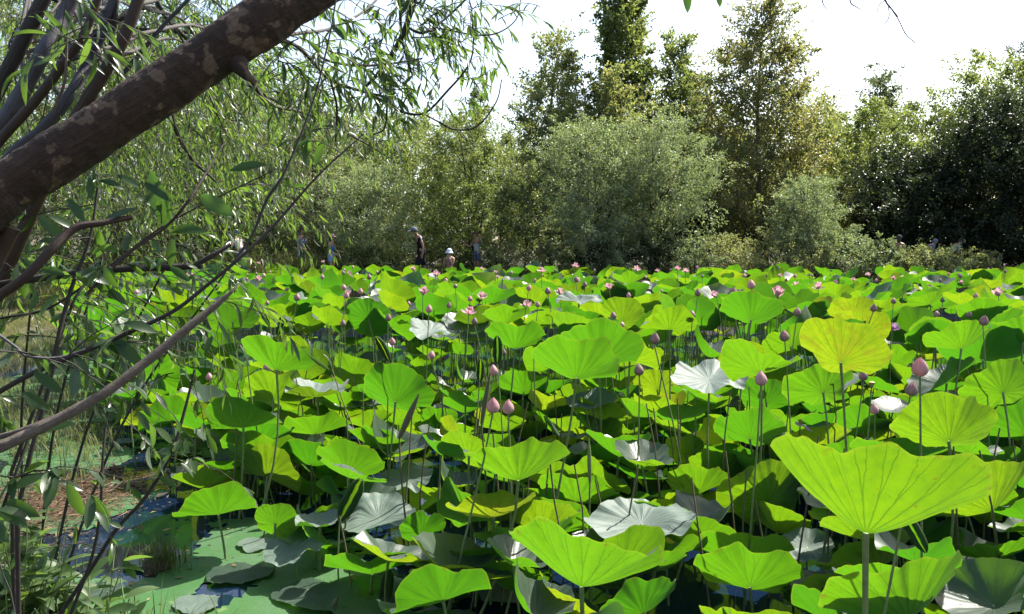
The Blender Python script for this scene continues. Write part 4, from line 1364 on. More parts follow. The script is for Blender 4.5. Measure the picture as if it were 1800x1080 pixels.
small = [(b_[0], b_[1], b_[2], bud_depth(b_[1], b_[2])) for b_ in BUDS] + [(b_[0], b_[1], b_[2], flower_depth(b_[1], b_[2])) for b_ in FLOWERS] + [(1407, 738, 40, 5.0), (1532, 682, 30, 5.6)]
VAR = []
for q in range(26):
    kd = ('f', 'f', 'o', 's', 't', 's', 'o', 'f', 'w', 'd', 'h', 'o', 'f')[q % 13]
    k = dict(KIND[kd]); k.update(seed=500 + q)
    if kd == 'h': k['hood_az'] = q * 1.3
    me, rim = blade_mesh('lotus_blade', dict(k, nt=56, nr=8), mat=M_SUNLIT_WAX if kd in 'tw' else None)
    lo = lotus_blade(**dict(k, nt=26, nr=4))
    VAR.append((me, rim, lo, kd))
FX = np.array([2.2, 4.5, 5.5, 7, 8.2, 10, 13, 17, 21, 28.])
FL = np.array([.40, -1.0, -1.95, -2.95, -3.8, -4.8, -6.6, -8.6, -9.0, -9.2])
r = np.random.default_rng(77)
cand = []
yy = 2.2
while yy < 27.3:
    stp = (.29 + .016 * yy)
    l = np.interp(yy, FX, FL); rt = .63 * yy + .9
    xx = l
    while xx < rt:
        cand.append((xx + r.uniform(-.6, .6) * stp, yy + r.uniform(-.6, .6) * stp, r.random()))
        xx += stp * .92
    yy += stp * .88
n_main = len(cand)
yy = 3.3                                    # an understorey of low leaves shading the water
while yy < 10.5:
    l = np.interp(yy, FX, FL) + .25; xx = l
    while xx < .63 * yy + .5:
        cand.append((xx + r.uniform(-.15, .15), yy + r.uniform(-.15, .15), -1.0))
        xx += .33
    yy += .31
cand = np.array(cand)
leaves = []
for (x, y, u) in cand:
    lvl = u < .34
    floor_ = u < 0
    near = y < 8.5
    if lvl or (near and u < .66):
        z = r.uniform(.06, .42) if floor_ else r.uniform(.28, .78); D = r.uniform(.36, .56) if floor_ else r.uniform(.30, .52)
    else:
        z = r.normal(1.02, .085) + .10 * math.sin(x * .9 + y * .6) * math.sin(y * .5); D = r.uniform(.42, .68)
        z = min(z, 1.36)
    if y > 24: z += .05
    px, py, d = proj(np.array((x, y, z)))
    wpx = D * FPX / d
    vis = (-60 < px < 1860) and py - wpx * .3 < 1120
    bad = False
    if y < 11:
        for (hx, hy, hw, hh, hd) in placed:
            if d < hd + .12:
                ex = abs(px - hx) / (hw + wpx * .40); ey = abs(py - wpx * .18 - hy) / (hh + wpx * .22)
                if ex * ex + ey * ey < 1.0:
                    bad = True
                    break
        # the shaded gap with bare stalks and the open water at lower left stay open
        if y < 7.6 and px < 335 and py > 760: bad = True
        if y < 7 and px < 330: bad = True
        if px < 175: bad = True
        if 560 < px < 860 and py > 900 and u > .12: bad = True
        if py > 655 and z > .66 and r.random() < .72: bad = True
    if not bad and y < 12:                  # leaves that would take the sun from one the photograph shows sunlit
        for (hx, hy, hz, hr) in lit:
            if z > hz + .05:
                k_ = (z - hz) / math.tan(SUN_EL)
                if (x - hx - k_ * math.sin(SUN_AZ)) ** 2 + (y - hy - k_ * math.cos(SUN_AZ)) ** 2 < (hr * .75 + D * .36) ** 2:
                    bad = True
                    break
    if not bad and py > 452:
        for (hx, hy, hs, hd) in small:
            if d < hd + .05 and abs(px - hx) < hs * .5 + wpx * .40 and -wpx * .08 - hs * .4 < py - hy < wpx * .34 + hs * .5:
                bad = True
                break
    if bad:
        continue
    leaves.append((x, y, z, D, d, px, py, wpx, vis))
order = sorted(range(len(leaves)), key=lambda k: -(leaves[k][7] * leaves[k][8] * (1.0 if leaves[k][2] > .8 else .75)))
N_IND = 300 - n_leaf - 12
ind = set(order[:N_IND])
stuff = MB(); stst = MB()
for k, (x, y, z, D, d, px, py, wpx, vis) in enumerate(leaves):
    low = z < .8
    vi = int(r.integers(0, len(VAR)))
    if low and vi % 13 in (4, 8, 10): vi = (2, 0, 7)[k % 3]
    a = abs(r.normal(0, .22)) + (.20 + .40 * r.random() if not low else .16 + .34 * r.random()); psi = r.normal(rad_(12), .65)
    if r.random() < .10: a, psi = r.uniform(.1, .35), PI + r.normal(0, .5)
    spin = r.random() * 2 * PI
    me, rim, lo, vk = VAR[vi]
    if k in ind:
        head = ('shaded ' if low else 'green ') + SHAPE[vk] + ' leaf'
        lb, fb = place_label(px, py, head, 'smaller green lotus leaf in the shade beneath the taller leaves' if low else 'overlapping green lotus leaf in the crowded middle of the field')
        gp = 'low shaded lotus leaves' if low else ('lotus leaves of the front half' if d < 9 else 'lotus leaves of the middle distance')
        lotus_leaf('lotus_leaf', (x, y, z), D, a, psi, spin, None, lb, gp, me, rim, seed=2000 + k)
    else:
        Rm = np.array(tilt_matrix(a, psi, spin))
        v, f, uv, rm = lo
        vv = (v * (D / 2 / rm)) @ Rm.T + np.array((x, y, z))
        rn = r.random()
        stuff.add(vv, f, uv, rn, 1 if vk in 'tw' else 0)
        if d < 16:
            p, rd = stalk_mesh((x, y, z), k, rad=.007, n=4)
            stst.tube(p + np.array((x, y, z)), rd, 4, cap=False)
root = stuff.build('lotus_leaves', [M_LOTUS, M_SUNLIT_WAX])
tag(root, 'mass of overlapping lotus leaves filling the far half of the pond', 'lotus leaves', kind='stuff')
tag(stst.build('lotus_stalks', M_STALK), 'thicket of thin green lotus stalks under the leaves', 'stalks', kind='stuff')
print('LOTUS', len(leaves), 'individual', N_IND + n_leaf)

# bare stalks standing in the shade
r = np.random.default_rng(31)
mb = MB()
for q in range(130):
    y = r.uniform(4.2, 9.5); l = np.interp(y, FX, FL)
    x = r.uniform(l + .2, .62 * y + .3); h = r.uniform(.25, .95)
    p, rd = stalk_mesh((x, y, h), 900 + q, rad=.0055, bow=.13, n=5)
    mb.tube(p + np.array((x, y, h)), rd, 5, cap=False)
tag(mb.build('bare_stalks', M_DEADSTALK), 'thicket of withered brown stalks in the shade', 'stalks', kind='stuff')

# rolled young leaves: (tip px, tip py, base px, base py, depth)
for q, ((tx, ty), (bx, by), d, lb) in enumerate(ROLL):
    bpt, tpt = P(bx, by, d), P(tx, ty, d - .03)
    L = np.linalg.norm(tpt - bpt)
    v, f, uv = rolled_blade(q)
    mb = MB(); mb.add(v * L, f, uv)
    root = thing('lotus_leaf', bpt, lb, 'lotus leaf')
    o = mb.build('blade', M_LOTUS, root)
    y = Vector(nrm(tpt - bpt)); z = Vector((.3, .8, .5)); x = y.cross(z).normalized(); z = x.cross(y)
    o.matrix_local = Matrix((x, y, z)).transposed().to_4x4()
    p, rd = stalk_mesh(bpt, 3000 + q, rad=.005, bow=.05)
    mb = MB(); mb.tube(p, rd, 6); mb.build('stalk', M_STALK, root)
# pointed furled leaves, dark spears
for q, (tx, ty, bx, by, d, wd, lb, mt) in enumerate([
    (737, 692, 702, 770, 5.4, .020, 'dark spear-like furled leaf across the folded round leaf', M_DEADSTALK),
    (862, 655, 846, 745, 5.2, .014, 'thin dark furled leaf left of the pink bud pair', M_DEADSTALK),
    (1035, 770, 1037, 850, 5.0, .012, 'pale pointed furled leaf standing alone below the central fan leaf', M_STALK),
    (594, 1048, 578, 1082, 4.5, .014, 'brownish furled tip at the bottom left of centre', M_DEADSTALK),
]):
    bpt, tpt = P(bx, by, d), P(tx, ty, d)
    root = thing('furled_leaf', bpt, lb, 'furled leaf')
    t = np.linspace(0, 1, 9)
    mb = MB(); mb.tube((tpt - bpt)[None] * t[:, None], wd * np.sin(PI * np.clip(.12 + .88 * t, 0, .985)) ** .8 + .001, 8)
    mb.build('furled_blade', mt, root)
    p, rd = stalk_mesh(bpt, 3100 + q, rad=.006, bow=.06)
    mb = MB(); mb.tube(p, rd, 6); mb.build('stalk', mt, root)

# floating pads on the open water
M_PAD = M_SUNLIT_WAX
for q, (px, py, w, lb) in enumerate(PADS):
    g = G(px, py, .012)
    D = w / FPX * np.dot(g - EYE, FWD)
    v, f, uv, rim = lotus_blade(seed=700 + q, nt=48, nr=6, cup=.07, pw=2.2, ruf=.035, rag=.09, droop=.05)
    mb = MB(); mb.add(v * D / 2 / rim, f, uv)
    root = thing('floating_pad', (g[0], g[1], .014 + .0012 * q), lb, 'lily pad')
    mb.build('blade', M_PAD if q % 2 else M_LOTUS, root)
    mb = MB(); mb.tube(np.array([(0, 0, -.3), (.01, 0, -.15), (0, 0, -.002)]), .006, 6); mb.build('stalk', M_STALK, root)

# ------------------------------------------------------------------ buds and flowers
def petalmat(name, base, tip, trans):
    base, tip, trans = sc3(base, .74), sc3(tip, .74), sc3(trans, .74)
    m, nt, out = newmat(name)
    T = NT(nt)
    uv = T.n('ShaderNodeUVMap').outputs[0]
    sep = T.n('ShaderNodeSeparateXYZ'); nt.links.new(uv, sep.inputs[0])
    tc = T.n('ShaderNodeTexCoord').outputs['Object']
    c = T.mix(sep.outputs[1], base, tip)
    st = T.math('MULTIPLY', T.smooth(T.math('FRACT', T.math('MULTIPLY', sep.outputs[0], 17.0)), .35, .5), .16)
    c = T.mix(st, c, tuple(x * .55 for x in tip))
    c = T.mix(T.math('MULTIPLY', T.noise(tc, 30, 3), .3), c, tuple(x * .8 for x in base))
    b = principled(T, c, .5, .35)
    t = T.n('ShaderNodeBsdfTranslucent'); T.set(t.inputs[0], (*trans, 1))
    mx = T.n('ShaderNodeMixShader'); mx.inputs[0].default_value = .4
    nt.links.new(b.outputs[0], mx.inputs[1]); nt.links.new(t.outputs[0], mx.inputs[2])
    nt.links.new(mx.outputs[0], out.inputs[0])
    return m


M_BUD = {'pink': petalmat('pink_bud', (.82, .62, .54), (.80, .36, .42), (.9, .5, .5)),
         'mauve': petalmat('mauve_bud', (.50, .38, .33), (.52, .29, .30), (.55, .32, .3)),
         'rose': petalmat('rose_bud', (.80, .60, .56), (.78, .44, .48), (.85, .5, .5))}
M_PETAL = {'pink': petalmat('pink_petal', (.80, .62, .62), (.76, .36, .45), (.78, .45, .5)),
           'pale': petalmat('pale_petal', (.78, .66, .62), (.78, .45, .48), (.8, .5, .5)),
           'lilac': petalmat('lilac_petal', (.55, .38, .55), (.45, .28, .50), (.5, .3, .5))}
M_RECEPT = simple('seed_head', (.42, .34, .07), .6, .3, .2, 40, .3)


def bud_mesh(seed, nu=14, nv=12):
    r = np.random.default_rng(seed)
    mb = MB()
    # overlapping petals wrapped into a pointed egg
    for q in range(7):
        a0 = q * 2.4 + r.random() * .3
        wd = 1.25
        s = np.linspace(-1, 1, 7); t = np.linspace(0, 1, nv)
        S, Tt = np.meshgrid(s, t)
        prof = (np.sin(PI * np.clip(Tt, 0, 1) ** .72) ** .85) * .36 + .03 * (1 - Tt)
        half = wd * (1 - .5 * Tt ** 3)
        ang = a0 + S * half * .62
        rr = prof * (1.0 + .03 * q / 6 + .02 * np.abs(S) ** 2)
        v = np.stack([rr * np.cos(ang), rr * np.sin(ang), Tt * (1 - .04 * np.abs(S))], -1).reshape(-1, 3)
        i, j = np.meshgrid(np.arange(nv - 1), np.arange(6), indexing='ij'); i, j = i.ravel(), j.ravel()
        mb.add(v, np.stack([i * 7 + j, i * 7 + j + 1, (i + 1) * 7 + j + 1, (i + 1) * 7 + j], 1), np.stack([(S.ravel() + 1) / 2, Tt.ravel()], 1))
    return mb


BUDM = {}
for kd in M_BUD:
    BUDM[kd] = [bud_mesh(q).mesh('lotus_bud_petals', M_BUD[kd]) for q in range(2)]


def lotus_bud(px, py, hpx, kd, lb, group=None, d=None, q=0):
    if d is None:
        d = bud_depth(py, hpx)
    H = hpx / FPX * d
    c = P(px, py, d)
    base = c - np.array((0, 0, H * .5))
    r = np.random.default_rng(int(px * 3 + py))
    root = thing('lotus_bud', base, lb, 'lotus bud', group)
    o = link('bud', BUDM[kd][q % 2], root)
    o.matrix_local = Matrix.Rotation(r.normal(0, .12), 4, 'X') @ Matrix.Rotation(r.normal(0, .12), 4, 'Y') @ Matrix.Rotation(r.random() * 6, 4, 'Z') @ Matrix.Scale(H, 4)
    p, rd = stalk_mesh(base, int(px), rad=min(.0055, .05 * H + .0012), bow=.07, foot=foot_of(px, py, base))
    mb = MB(); mb.tube(p, rd, 6); mb.build('stalk', M_STALK, root)


for q, (px, py, h, kd, lb) in enumerate(BUDS):
    lotus_bud(px, py, h, kd, lb, q=q)
r = np.random.default_rng(91)
for q in range(80):
    d = r.uniform(8, 26.5); l = np.interp(d, FX, FL)
    x = r.uniform(l + .3, .6 * d); z = r.uniform(1.15, 1.5)
    px, py, dd = proj(np.array((x, d, z)))
    kd = ('mauve', 'mauve', 'pink', 'rose')[q % 4]
    nm = {'mauve': 'small brownish bud', 'pink': 'small dusky pink bud', 'rose': 'small light rosy bud'}[kd]
    lb, fb = place_label(px, py, nm, nm.replace('bud', 'lotus bud') + ' standing above the far leaves')
    lotus_bud(px, py, r.uniform(.06, .10) * FPX / dd, kd, lb, 'lotus buds of the far field', d=dd, q=q)

PET_S = np.linspace(-1, 1, 7); PET_T = np.linspace(0, 1, 9)
S, Tt = np.meshgrid(PET_S, PET_T)
hw = .30 * np.sin(PI * np.clip(.10 + .90 * Tt, 0, .995) ** 1.15) ** .8
PV = np.stack([S * hw, Tt, .20 * S * S * hw * 2.2 + .34 * Tt * Tt], -1).reshape(-1, 3)
i, j = np.meshgrid(np.arange(8), np.arange(6), indexing='ij'); i, j = i.ravel(), j.ravel()
PF = np.stack([i * 7 + j, i * 7 + j + 1, (i + 1) * 7 + j + 1, (i + 1) * 7 + j], 1)
PUV = np.stack([(S.ravel() + 1) / 2, Tt.ravel()], 1)
PETM = {}
for kd in M_PETAL:
    mb = MB(); mb.add(PV, PF, PUV); PETM[kd] = mb.mesh('petal', M_PETAL[kd])


def recept(root, s):
    mb = MB()
    ph = np.linspace(0, 1, 6)
    mb.tube(np.array([(0, 0, -.02 * s), (0, 0, .12 * s), (0, 0, .26 * s), (0, 0, .34 * s)]), np.array((.06, .12, .19, .18)) * s, 10)
    mb.build('seed_head', M_RECEPT, root)


def lotus_flower(px, py, wpx, kd, openness, lb, lean=(0, 0), group=None, d=None, npet=14, fallen=False):
    if d is None:
        d = flower_depth(py, wpx)
    W = wpx / FPX * d
    s = W * .56
    base = P(px, py, d) - np.array((0, 0, s * .35))
    r = np.random.default_rng(int(px + py * 5))
    root = thing('lotus_flower', base, lb, 'lotus flower', group)
    tilt = Matrix.Rotation(lean[0], 4, 'Y') @ Matrix.Rotation(lean[1], 4, 'X')
    recept(root, s)
    for k in range(npet):
        ring = 0 if k < npet // 2 else 1
        az = k * 2.39996 + r.normal(0, .12)
        el = (1.30, .85)[ring] - openness * (.55, .75)[ring] + r.normal(0, .10)
        if fallen:
            el = -.35 + r.normal(0, .2)
        o = link('petal', PETM[kd], root)
        o.matrix_local = tilt @ Matrix.Translation((0, 0, .02 * s)) @ Matrix.Rotation(az, 4, 'Z') @ Matrix.Translation((0, .07 * s, 0)) @ Matrix.Rotation(el, 4, 'X') @ Matrix.Scale(s * r.uniform(.85, 1.05), 4)
    p, rd = stalk_mesh(base, int(px), rad=.006, bow=.06)
    mb = MB(); mb.tube(p, rd, 6); mb.build('stalk', M_STALK, root)


for f in FLOWERS:
    lotus_flower(f[0], f[1], f[2], f[3], f[4], f[5], f[6], npet=14 if f[2] > 14 else 10)
r = np.random.default_rng(93)
for q in range(26):
    d = r.uniform(10, 26); l = np.interp(d, FX, FL)
    x = r.uniform(l + .4, .6 * d); z = r.uniform(1.18, 1.42)
    px, py, dd = proj(np.array((x, d, z)))
    kd = ('pink', 'pale')[q % 2]
    nm = ('small pink flower', 'small pale flower')[q % 2]
    lb, fb = place_label(px, py, nm, nm + ' open above the far leaves')
    lotus_flower(px, py, r.uniform(.15, .2) * FPX / dd, kd, r.uniform(.3, .9), lb, (r.normal(0, .2), r.normal(0, .2)), 'lotus flowers of the far field', dd, 10)
lotus_flower(1407, 738, 40, 'lilac', .5, 'fading flower with two drooping lilac petals over a yellow seed head', (.5, .2), npet=3, fallen=True)
# seed head
g = P(1532, 682, 5.6)
root = thing('seed_pod', g, 'yellow seed head without petals in the shaded gap at right', 'seed pod')
recept(root, .11)
p, rd = stalk_mesh(g, 5, rad=.006, bow=.05); mb = MB(); mb.tube(p, rd, 6); mb.build('stalk', M_STALK, root)
# ------------------------------------------------------------------ the willow in front
def branch_pts(rows, n=5):
    """rows of (px, py, depth, width px) -> smooth world polyline and radii"""
    s = spline(np.array(rows, float), n)
    pts = np.array([P(a, b, d) for a, b, d, w in s])
    return pts, s[:, 3] / FPX * s[:, 2] / 2


def lance(n, wid, curl, fold):
    """lance-shaped leaf of unit length along +Y, folded along the midrib and arched"""
    t = np.linspace(0, 1, n + 1)
    hw = wid * np.sin(PI * np.clip(t * .93 + .05, 0, .995)) ** .75
    hw[-1] = .002
    zc = -curl * t ** 2
    yc = t - .35 * curl * curl * t ** 3
    V, UV = [], []
    for k in range(n + 1):
        V += [(-hw[k], yc[k], zc[k] + fold * hw[k]), (0, yc[k], zc[k]), (hw[k], yc[k], zc[k] + fold * hw[k])]
        UV += [(0, t[k]), (.5, t[k]), (1, t[k])]
    F = []
    for k in range(n):
        a = 3 * k
        F += [(a, a + 1, a + 4, a + 3), (a + 1, a + 2, a + 5, a + 4)]
    return np.array(V), np.array(F), np.array(UV)


NAR_HI = [lance(6, .085, c, .35) for c in (.15, .35, .55)]
NAR_LO = lance(3, .080, .30, .4)
BRO_HI = [lance(7, .165, c, .25) for c in (.10, .25, .40)]
BRO_LO = lance(3, .165, .25, .3)


def leaf_meshes(tmpl, mat, name):
    out = []
    for v, f, uv in tmpl:
        mb = MB(); mb.add(v, f, uv); out.append(mb.mesh(name, mat))
    return out


NAR_ME = leaf_meshes(NAR_HI, M_WLEAF, 'willow_leaf')
BRO_ME = leaf_meshes(BRO_HI, M_BROAD, 'broad_leaf')
WEE_ME = leaf_meshes([lance(6, .17, c, .3) for c in (.1, .3, .5)], M_WEED, 'weed_leaf')
WEE_LO = lance(3, .17, .25, .3)


class Leaves:
    """leaf transforms of one thing: the ones that show largest become parts, the rest one joined part"""
    def __init__(self): self.p, self.R, self.s = [], [], []
    def add(self, p, R, s):
        self.p.append(np.asarray(p)); self.R.append(np.asarray(R)); self.s.append(np.asarray(s))
    def finish(self, root, meshes, low, mat, nmax, org):
        if not self.p: return
        p = np.concatenate(self.p); R = np.concatenate(self.R); s = np.concatenate(self.s)
        px, py, d = proj(p)
        vis = (px > -40) & (px < 1840) & (py > -40) & (py < 1120) & (d > .2)
        show = np.where(vis, s / np.maximum(d, .2), 0)
        order = np.argsort(-show)
        big = order[:nmax]; big = big[show[big] * FPX > 9]
        rest = np.setdiff1d(np.arange(len(p)), big)
        for k in big:
            o = link('leaf', meshes[int(k) % len(meshes)], root)
            M = Matrix(R[k].tolist()).to_4x4() @ Matrix.Scale(s[k], 4)
            M.translation = Vector(p[k] - org)
            o.matrix_local = M
        if len(rest):
            mb = MB()
            mb.inst(low[0], low[1], p[rest] - org, R[rest], s[rest], rng.random(len(rest)), low[2])
            o = mb.build('foliage', mat, root)
            o['kind'] = 'stuff'


def shoot(L, tw, start, dirv, length, n, size, r, droop=.8, wid=.0022, spread=.9, hang=.5, twig_from=0.0, limit=False):
    """a twig from start bending under its weight, with leaves along it"""
    m = 8
    t = np.linspace(0, 1, m)
    d = nrm(dirv)
    pts = start + d * (t * length)[:, None] + np.array((0, 0, -1.)) * (droop * length * .55 * t ** 2)[:, None]
    pts += np.cumsum(r.normal(0, .012 * length, (m, 3)), axis=0)
    if limit:                               # the sprays end where they do in the photograph
        ex, ey, _ = proj(pts[-1])
        if ey > np.interp(ex, [300, 540, 580, 700, 740, 840, 900], [420, 350, 345, 335, 235, 215, 110]) - 25 * r.random():
            return
    tw.tube(pts, np.linspace(wid, wid * .4, m), 4, cap=False)
    u = np.sort(r.uniform(twig_from, 1, n))
    idx = np.clip(u * (m - 1), 0, m - 1.001); k = idx.astype(int); fr = (idx - k)[:, None]
    pos = pts[k] * (1 - fr) + pts[k + 1] * fr
    tang = nrm(pts[k + 1] - pts[k])
    sd = nrm(np.cross(tang, randdir(n, r)))
    yd = nrm(tang * .75 + sd * spread * r.uniform(.4, 1.0, (n, 1)) + np.array((0, 0, -hang)))
    Rm = frames(yd, randdir(n, r) * .7 + np.array((0, 0, .8)))
    L.add(pos, Rm, size * r.uniform(.55, 1.2, n))
    return pts


# --- leaning willow: trunk, boughs, leaves
TRUNK = [(-170, 455, 1.85, 101), (-60, 385, 1.9, 96), (30, 322, 1.95, 91), (170, 232, 2.0, 88), (310, 140, 2.05, 86), (450, 45, 2.1, 87), (560, -28, 2.15, 86), (720, -140, 2.25, 76), (860, -260, 2.4, 60), (960, -380, 2.6, 44)]
BOUGHS = [  # rows, material
    ([(735, -25, 3.0, 13), (728, 0, 3.0, 11), (708, 61, 3.0, 10), (675, 117, 3.0, 8), (641, 155, 3.0, 5)], 'd'),
    ([(700, -20, 3.1, 6), (703, 10, 3.1, 6), (706, 64, 3.1, 5), (716, 105, 3.1, 5), (725, 133, 3.1, 3)], 'd'),
    ([(495, 70, 2.2, 8), (528, 86, 2.5, 7), (580, 139, 2.8, 6), (640, 162, 3.0, 5), (678, 172, 3.0, 5), (700, 194, 3.0, 5), (744, 200, 3.0, 4), (783, 164, 3.0, 4), (828, 105, 3.0, 3), (830, 28, 3.0, 3), (822, -10, 3.0, 2)], 'd'),
    ([(672, 125, 3.0, 4), (680, 180, 3.0, 4), (676, 225, 3.0, 3), (657, 237, 3.0, 3)], 'd'),
    ([(744, 200, 3.0, 3), (770, 214, 3.1, 3), (800, 228, 3.1, 3), (839, 222, 3.1, 3), (872, 180, 3.1, 2.5), (882, 140, 3.1, 2)], 'd'),
    ([(715, 48, 3.0, 5), (745, 58, 3.0, 5), (783, 33, 3.1, 4), (830, -12, 3.1, 4)], 'd'),
    ([(770, 50, 3.1, 3), (839, 62, 3.1, 3), (878, 57, 3.1, 2.5), (908, 33, 3.1, 2), (916, -5, 3.1, 1.6)], 'd'),
    ([(556, 96, 2.6, 5), (580, 108, 2.8, 5), (622, 115, 2.9, 5), (675, 114, 3.0, 4), (742, 103, 3.1, 3)], 'd'),
    ([(580, 139, 2.8, 4), (592, 189, 2.9, 4), (590, 250, 2.9, 3)], 'd'),
    ([(500, 62, 2.2, 7), (540, 57, 2.4, 6), (582, 50, 2.6, 5), (640, 20, 2.8, 4), (690, -30, 3.0, 3)], 'd'),
    ([(395, 75, 2.6, 9), (330, 120, 3.2, 9), (300, 190, 3.6, 8), (330, 270, 3.8, 6), (380, 320, 3.9, 4)], 'd'),
    ([(260, -30, 3.4, 9), (300, 40, 3.5, 8), (380, 110, 3.8, 7), (470, 170, 4.0, 6), (560, 215, 4.1, 4)], 'd'),
    ([(430, 120, 2.3, 8), (470, 180, 2.9, 7), (540, 200, 3.4, 6), (620, 240, 3.6, 4), (690, 280, 3.6, 3)], 'd'),
    ([(60, -20, 3.6, 9), (180, 40, 3.8, 8), (300, 55, 4.0, 7), (420, 60, 4.2, 5)], 'd'),
    ([(880, -280, 2.42, 24), (1000, -330, 2.6, 20), (1235, -300, 2.6, 15), (1370, -270, 2.8, 12), (1510, -190, 3.0, 9)], 'd'),
    ([(20, 400, 1.95, 30), (0, 444, 1.95, 27), (-40, 520, 1.95, 26), (-120, 640, 2.0, 28)], 'r'),
    ([(-30, 545, 1.7, 18), (0, 520, 1.7, 17), (45, 487, 1.7, 17), (90, 440, 1.72, 17), (130, 402, 1.75, 15), (180, 392, 1.77, 12), (232, 382, 1.8, 10)], 'r'),
    ([(-40, 505, 2.0, 12), (0, 500, 2.0, 12), (100, 485, 2.0, 13), (200, 474, 2.02, 13), (300, 470, 2.05, 12), (355, 468, 2.05, 10)], 'd'),
    ([(345, 466, 2.05, 10), (375, 448, 2.06, 9), (405, 430, 2.08, 6)], 'd'),
]
root = thing('leaning_willow', P(-170, 455, 1.85) * np.array((1, 1, 0)) + np.array((0, 0, .2)), 'dark mottled willow trunk leaning across the upper left with drooping leafy sprays', 'tree')
org = np.array(root.location)
pts, rd = branch_pts(TRUNK, 8)
tpts = np.vstack([[pts[0] + np.array((-.55, -.15, -1.0))], [pts[0] + np.array((-.25, -.06, -.42))], pts])
trd = np.concatenate([[rd[0] * 1.5, rd[0] * 1.15], rd])
tsp = spline(np.column_stack([tpts, trd]), 3)
k = np.arange(len(tsp))
tsp[:, 3] *= 1 + .03 * np.sin(k * .21) + .012 * np.sin(k * .57)
tsp = spline(tsp, 3)
mb = MB(); mb.tube(tsp[:, :3] - org, tsp[:, 3], 44)
nr_ = len(tsp)
ii, jj = np.meshgrid(np.arange(nr_), np.arange(44), indexing='ij')
dn = vnoise(ii * .16, np.cos(jj / 44 * 6.283) * 3 + 9, 1.0, 3) * .6 + vnoise(ii * .35, jj * .8, 1.0, 4) * .35 + vnoise(ii * .10, np.sin(jj / 44 * 6.283) * 2, 1.0, 5) * .8
cen = np.repeat(tsp[:, None, :3] - org, 44, 1)
vv = mb.v[0].reshape(nr_, 44, 3)
mb.v[0] = (cen + (vv - cen) * (1 + .085 * (dn - .85))[..., None]).reshape(-1, 3)
mb.build('trunk', M_TRUNK, root)
mb = MB()          # broken stub under the trunk
sp, sr = branch_pts([(415, 108, 2.07, 40), (424, 122, 2.05, 26), (434, 134, 2.04, 16), (448, 144, 2.03, 9)], 4)
mb.tube(sp - org, sr, 10); mb.build('stub', M_TRUNK, root)
WILLOW, WORG = root, org
LV = Leaves(); tw = MB()
r = np.random.default_rng(41)
bpaths = []
for rows, mt in BOUGHS:
    p, rdd = branch_pts(rows, 6)
    mb = MB(); mb.tube(p - org, rdd, 8)
    mb.build('branch', M_DARKTWIG if mt == 'd' else M_REDSTEM, root)
    bpaths.append(p)
# leafy sprays on the boughs over the pond
for bi, cnt in ((0, 22), (1, 20), (2, 54), (3, 5), (4, 9), (5, 20), (6, 12), (7, 22), (8, 6), (9, 24), (10, 22), (11, 40), (12, 30), (13, 40)):
    p = bpaths[bi]
    for q in range(cnt):
        s = p[r.integers(2, len(p))] + r.normal(0, .05, 3)
        dv = np.array((r.normal(.45, .6), r.normal(.1, .5), r.normal(.0, .35)))
        shoot(LV, tw, s, dv, r.uniform(.14, .34), int(r.integers(9, 16)), r.uniform(.046, .068), r, droop=r.uniform(.7, 1.5), wid=.0018, limit=True)
# hanging spray below the boughs
for (px, py, d) in ((640, 160, 3.0), (590, 250, 2.9), (657, 237, 3.0), (620, 215, 3.2), (600, 240, 3.1), (700, 194, 3.0), (744, 200, 3.0), (640, 255, 3.3), (800, 228, 3.1)):
    for q in range(3):
        shoot(LV, tw, P(px, py, d) + r.normal(0, .03, 3), np.array((r.normal(.3, .4), r.normal(0, .3), -.5)), r.uniform(.16, .34), int(r.integers(9, 15)), .082, r, droop=1.2, wid=.0016, hang=.7, limit=True)
tw.v = [v - org for v in tw.v]
tw.build('twigs', M_DARKTWIG, root)['kind'] = 'stuff'
LV.finish(root, NAR_ME, NAR_LO, M_WLEAF, 290, org)

# --- a second willow, further left and behind: upright grey and brown stems
STEMS = [
    ([(-60, 260, 2.5, 26), (0, 150, 2.5, 25), (45, 62, 2.5, 25), (90, -30, 2.5, 24)], M_DARKTWIG),
    ([(-70, 330, 2.45, 28), (-10, 236, 2.45, 28), (30, 178, 2.45, 28), (75, 95, 2.45, 27), (112, 28, 2.5, 25), (135, -30, 2.5, 23)], M_GREYSTEM),
    ([(-40, 300, 2.3, 17), (0, 247, 2.3, 17), (60, 180, 2.3, 17), (115, 108, 2.3, 16), (150, 55, 2.3, 14), (180, -25, 2.3, 13)], M_REDSTEM),
    ([(0, 300, 2.35, 24), (30, 266, 2.35, 23), (75, 228, 2.35, 21), (122, 170, 2.35, 21), (155, 112, 2.4, 20), (185, 42, 2.4, 18), (210, -30, 2.4, 17)], M_GREYSTEM),
    ([(110, 250, 2.3, 24), (150, 182, 2.3, 23), (188, 120, 2.3, 22), (220, 62, 2.3, 21), (250, -20, 2.3, 20)], M_REDSTEM),
    ([(212, 135, 2.5, 8), (245, 96, 2.5, 8), (290, 42, 2.5, 7), (340, -10, 2.5, 6)], M_GREYSTEM),
    ([(92, 200, 2.2, 5), (112, 150, 2.2, 5), (117, 100, 2.2, 4), (118, 60, 2.2, 3)], M_DEADWOOD),
    ([(195, 80, 2.4, 9), (203, 30, 2.4, 8), (207, -20, 2.4, 8)], M_DARKTWIG),
]
root = thing('multi_stemmed_willow', P(-420, 700, 2.6) * np.array((1, 1, 0)), 'clump of upright grey and red-brown willow stems behind the leaning trunk', 'tree')
org = np.array(root.location)
sp = []
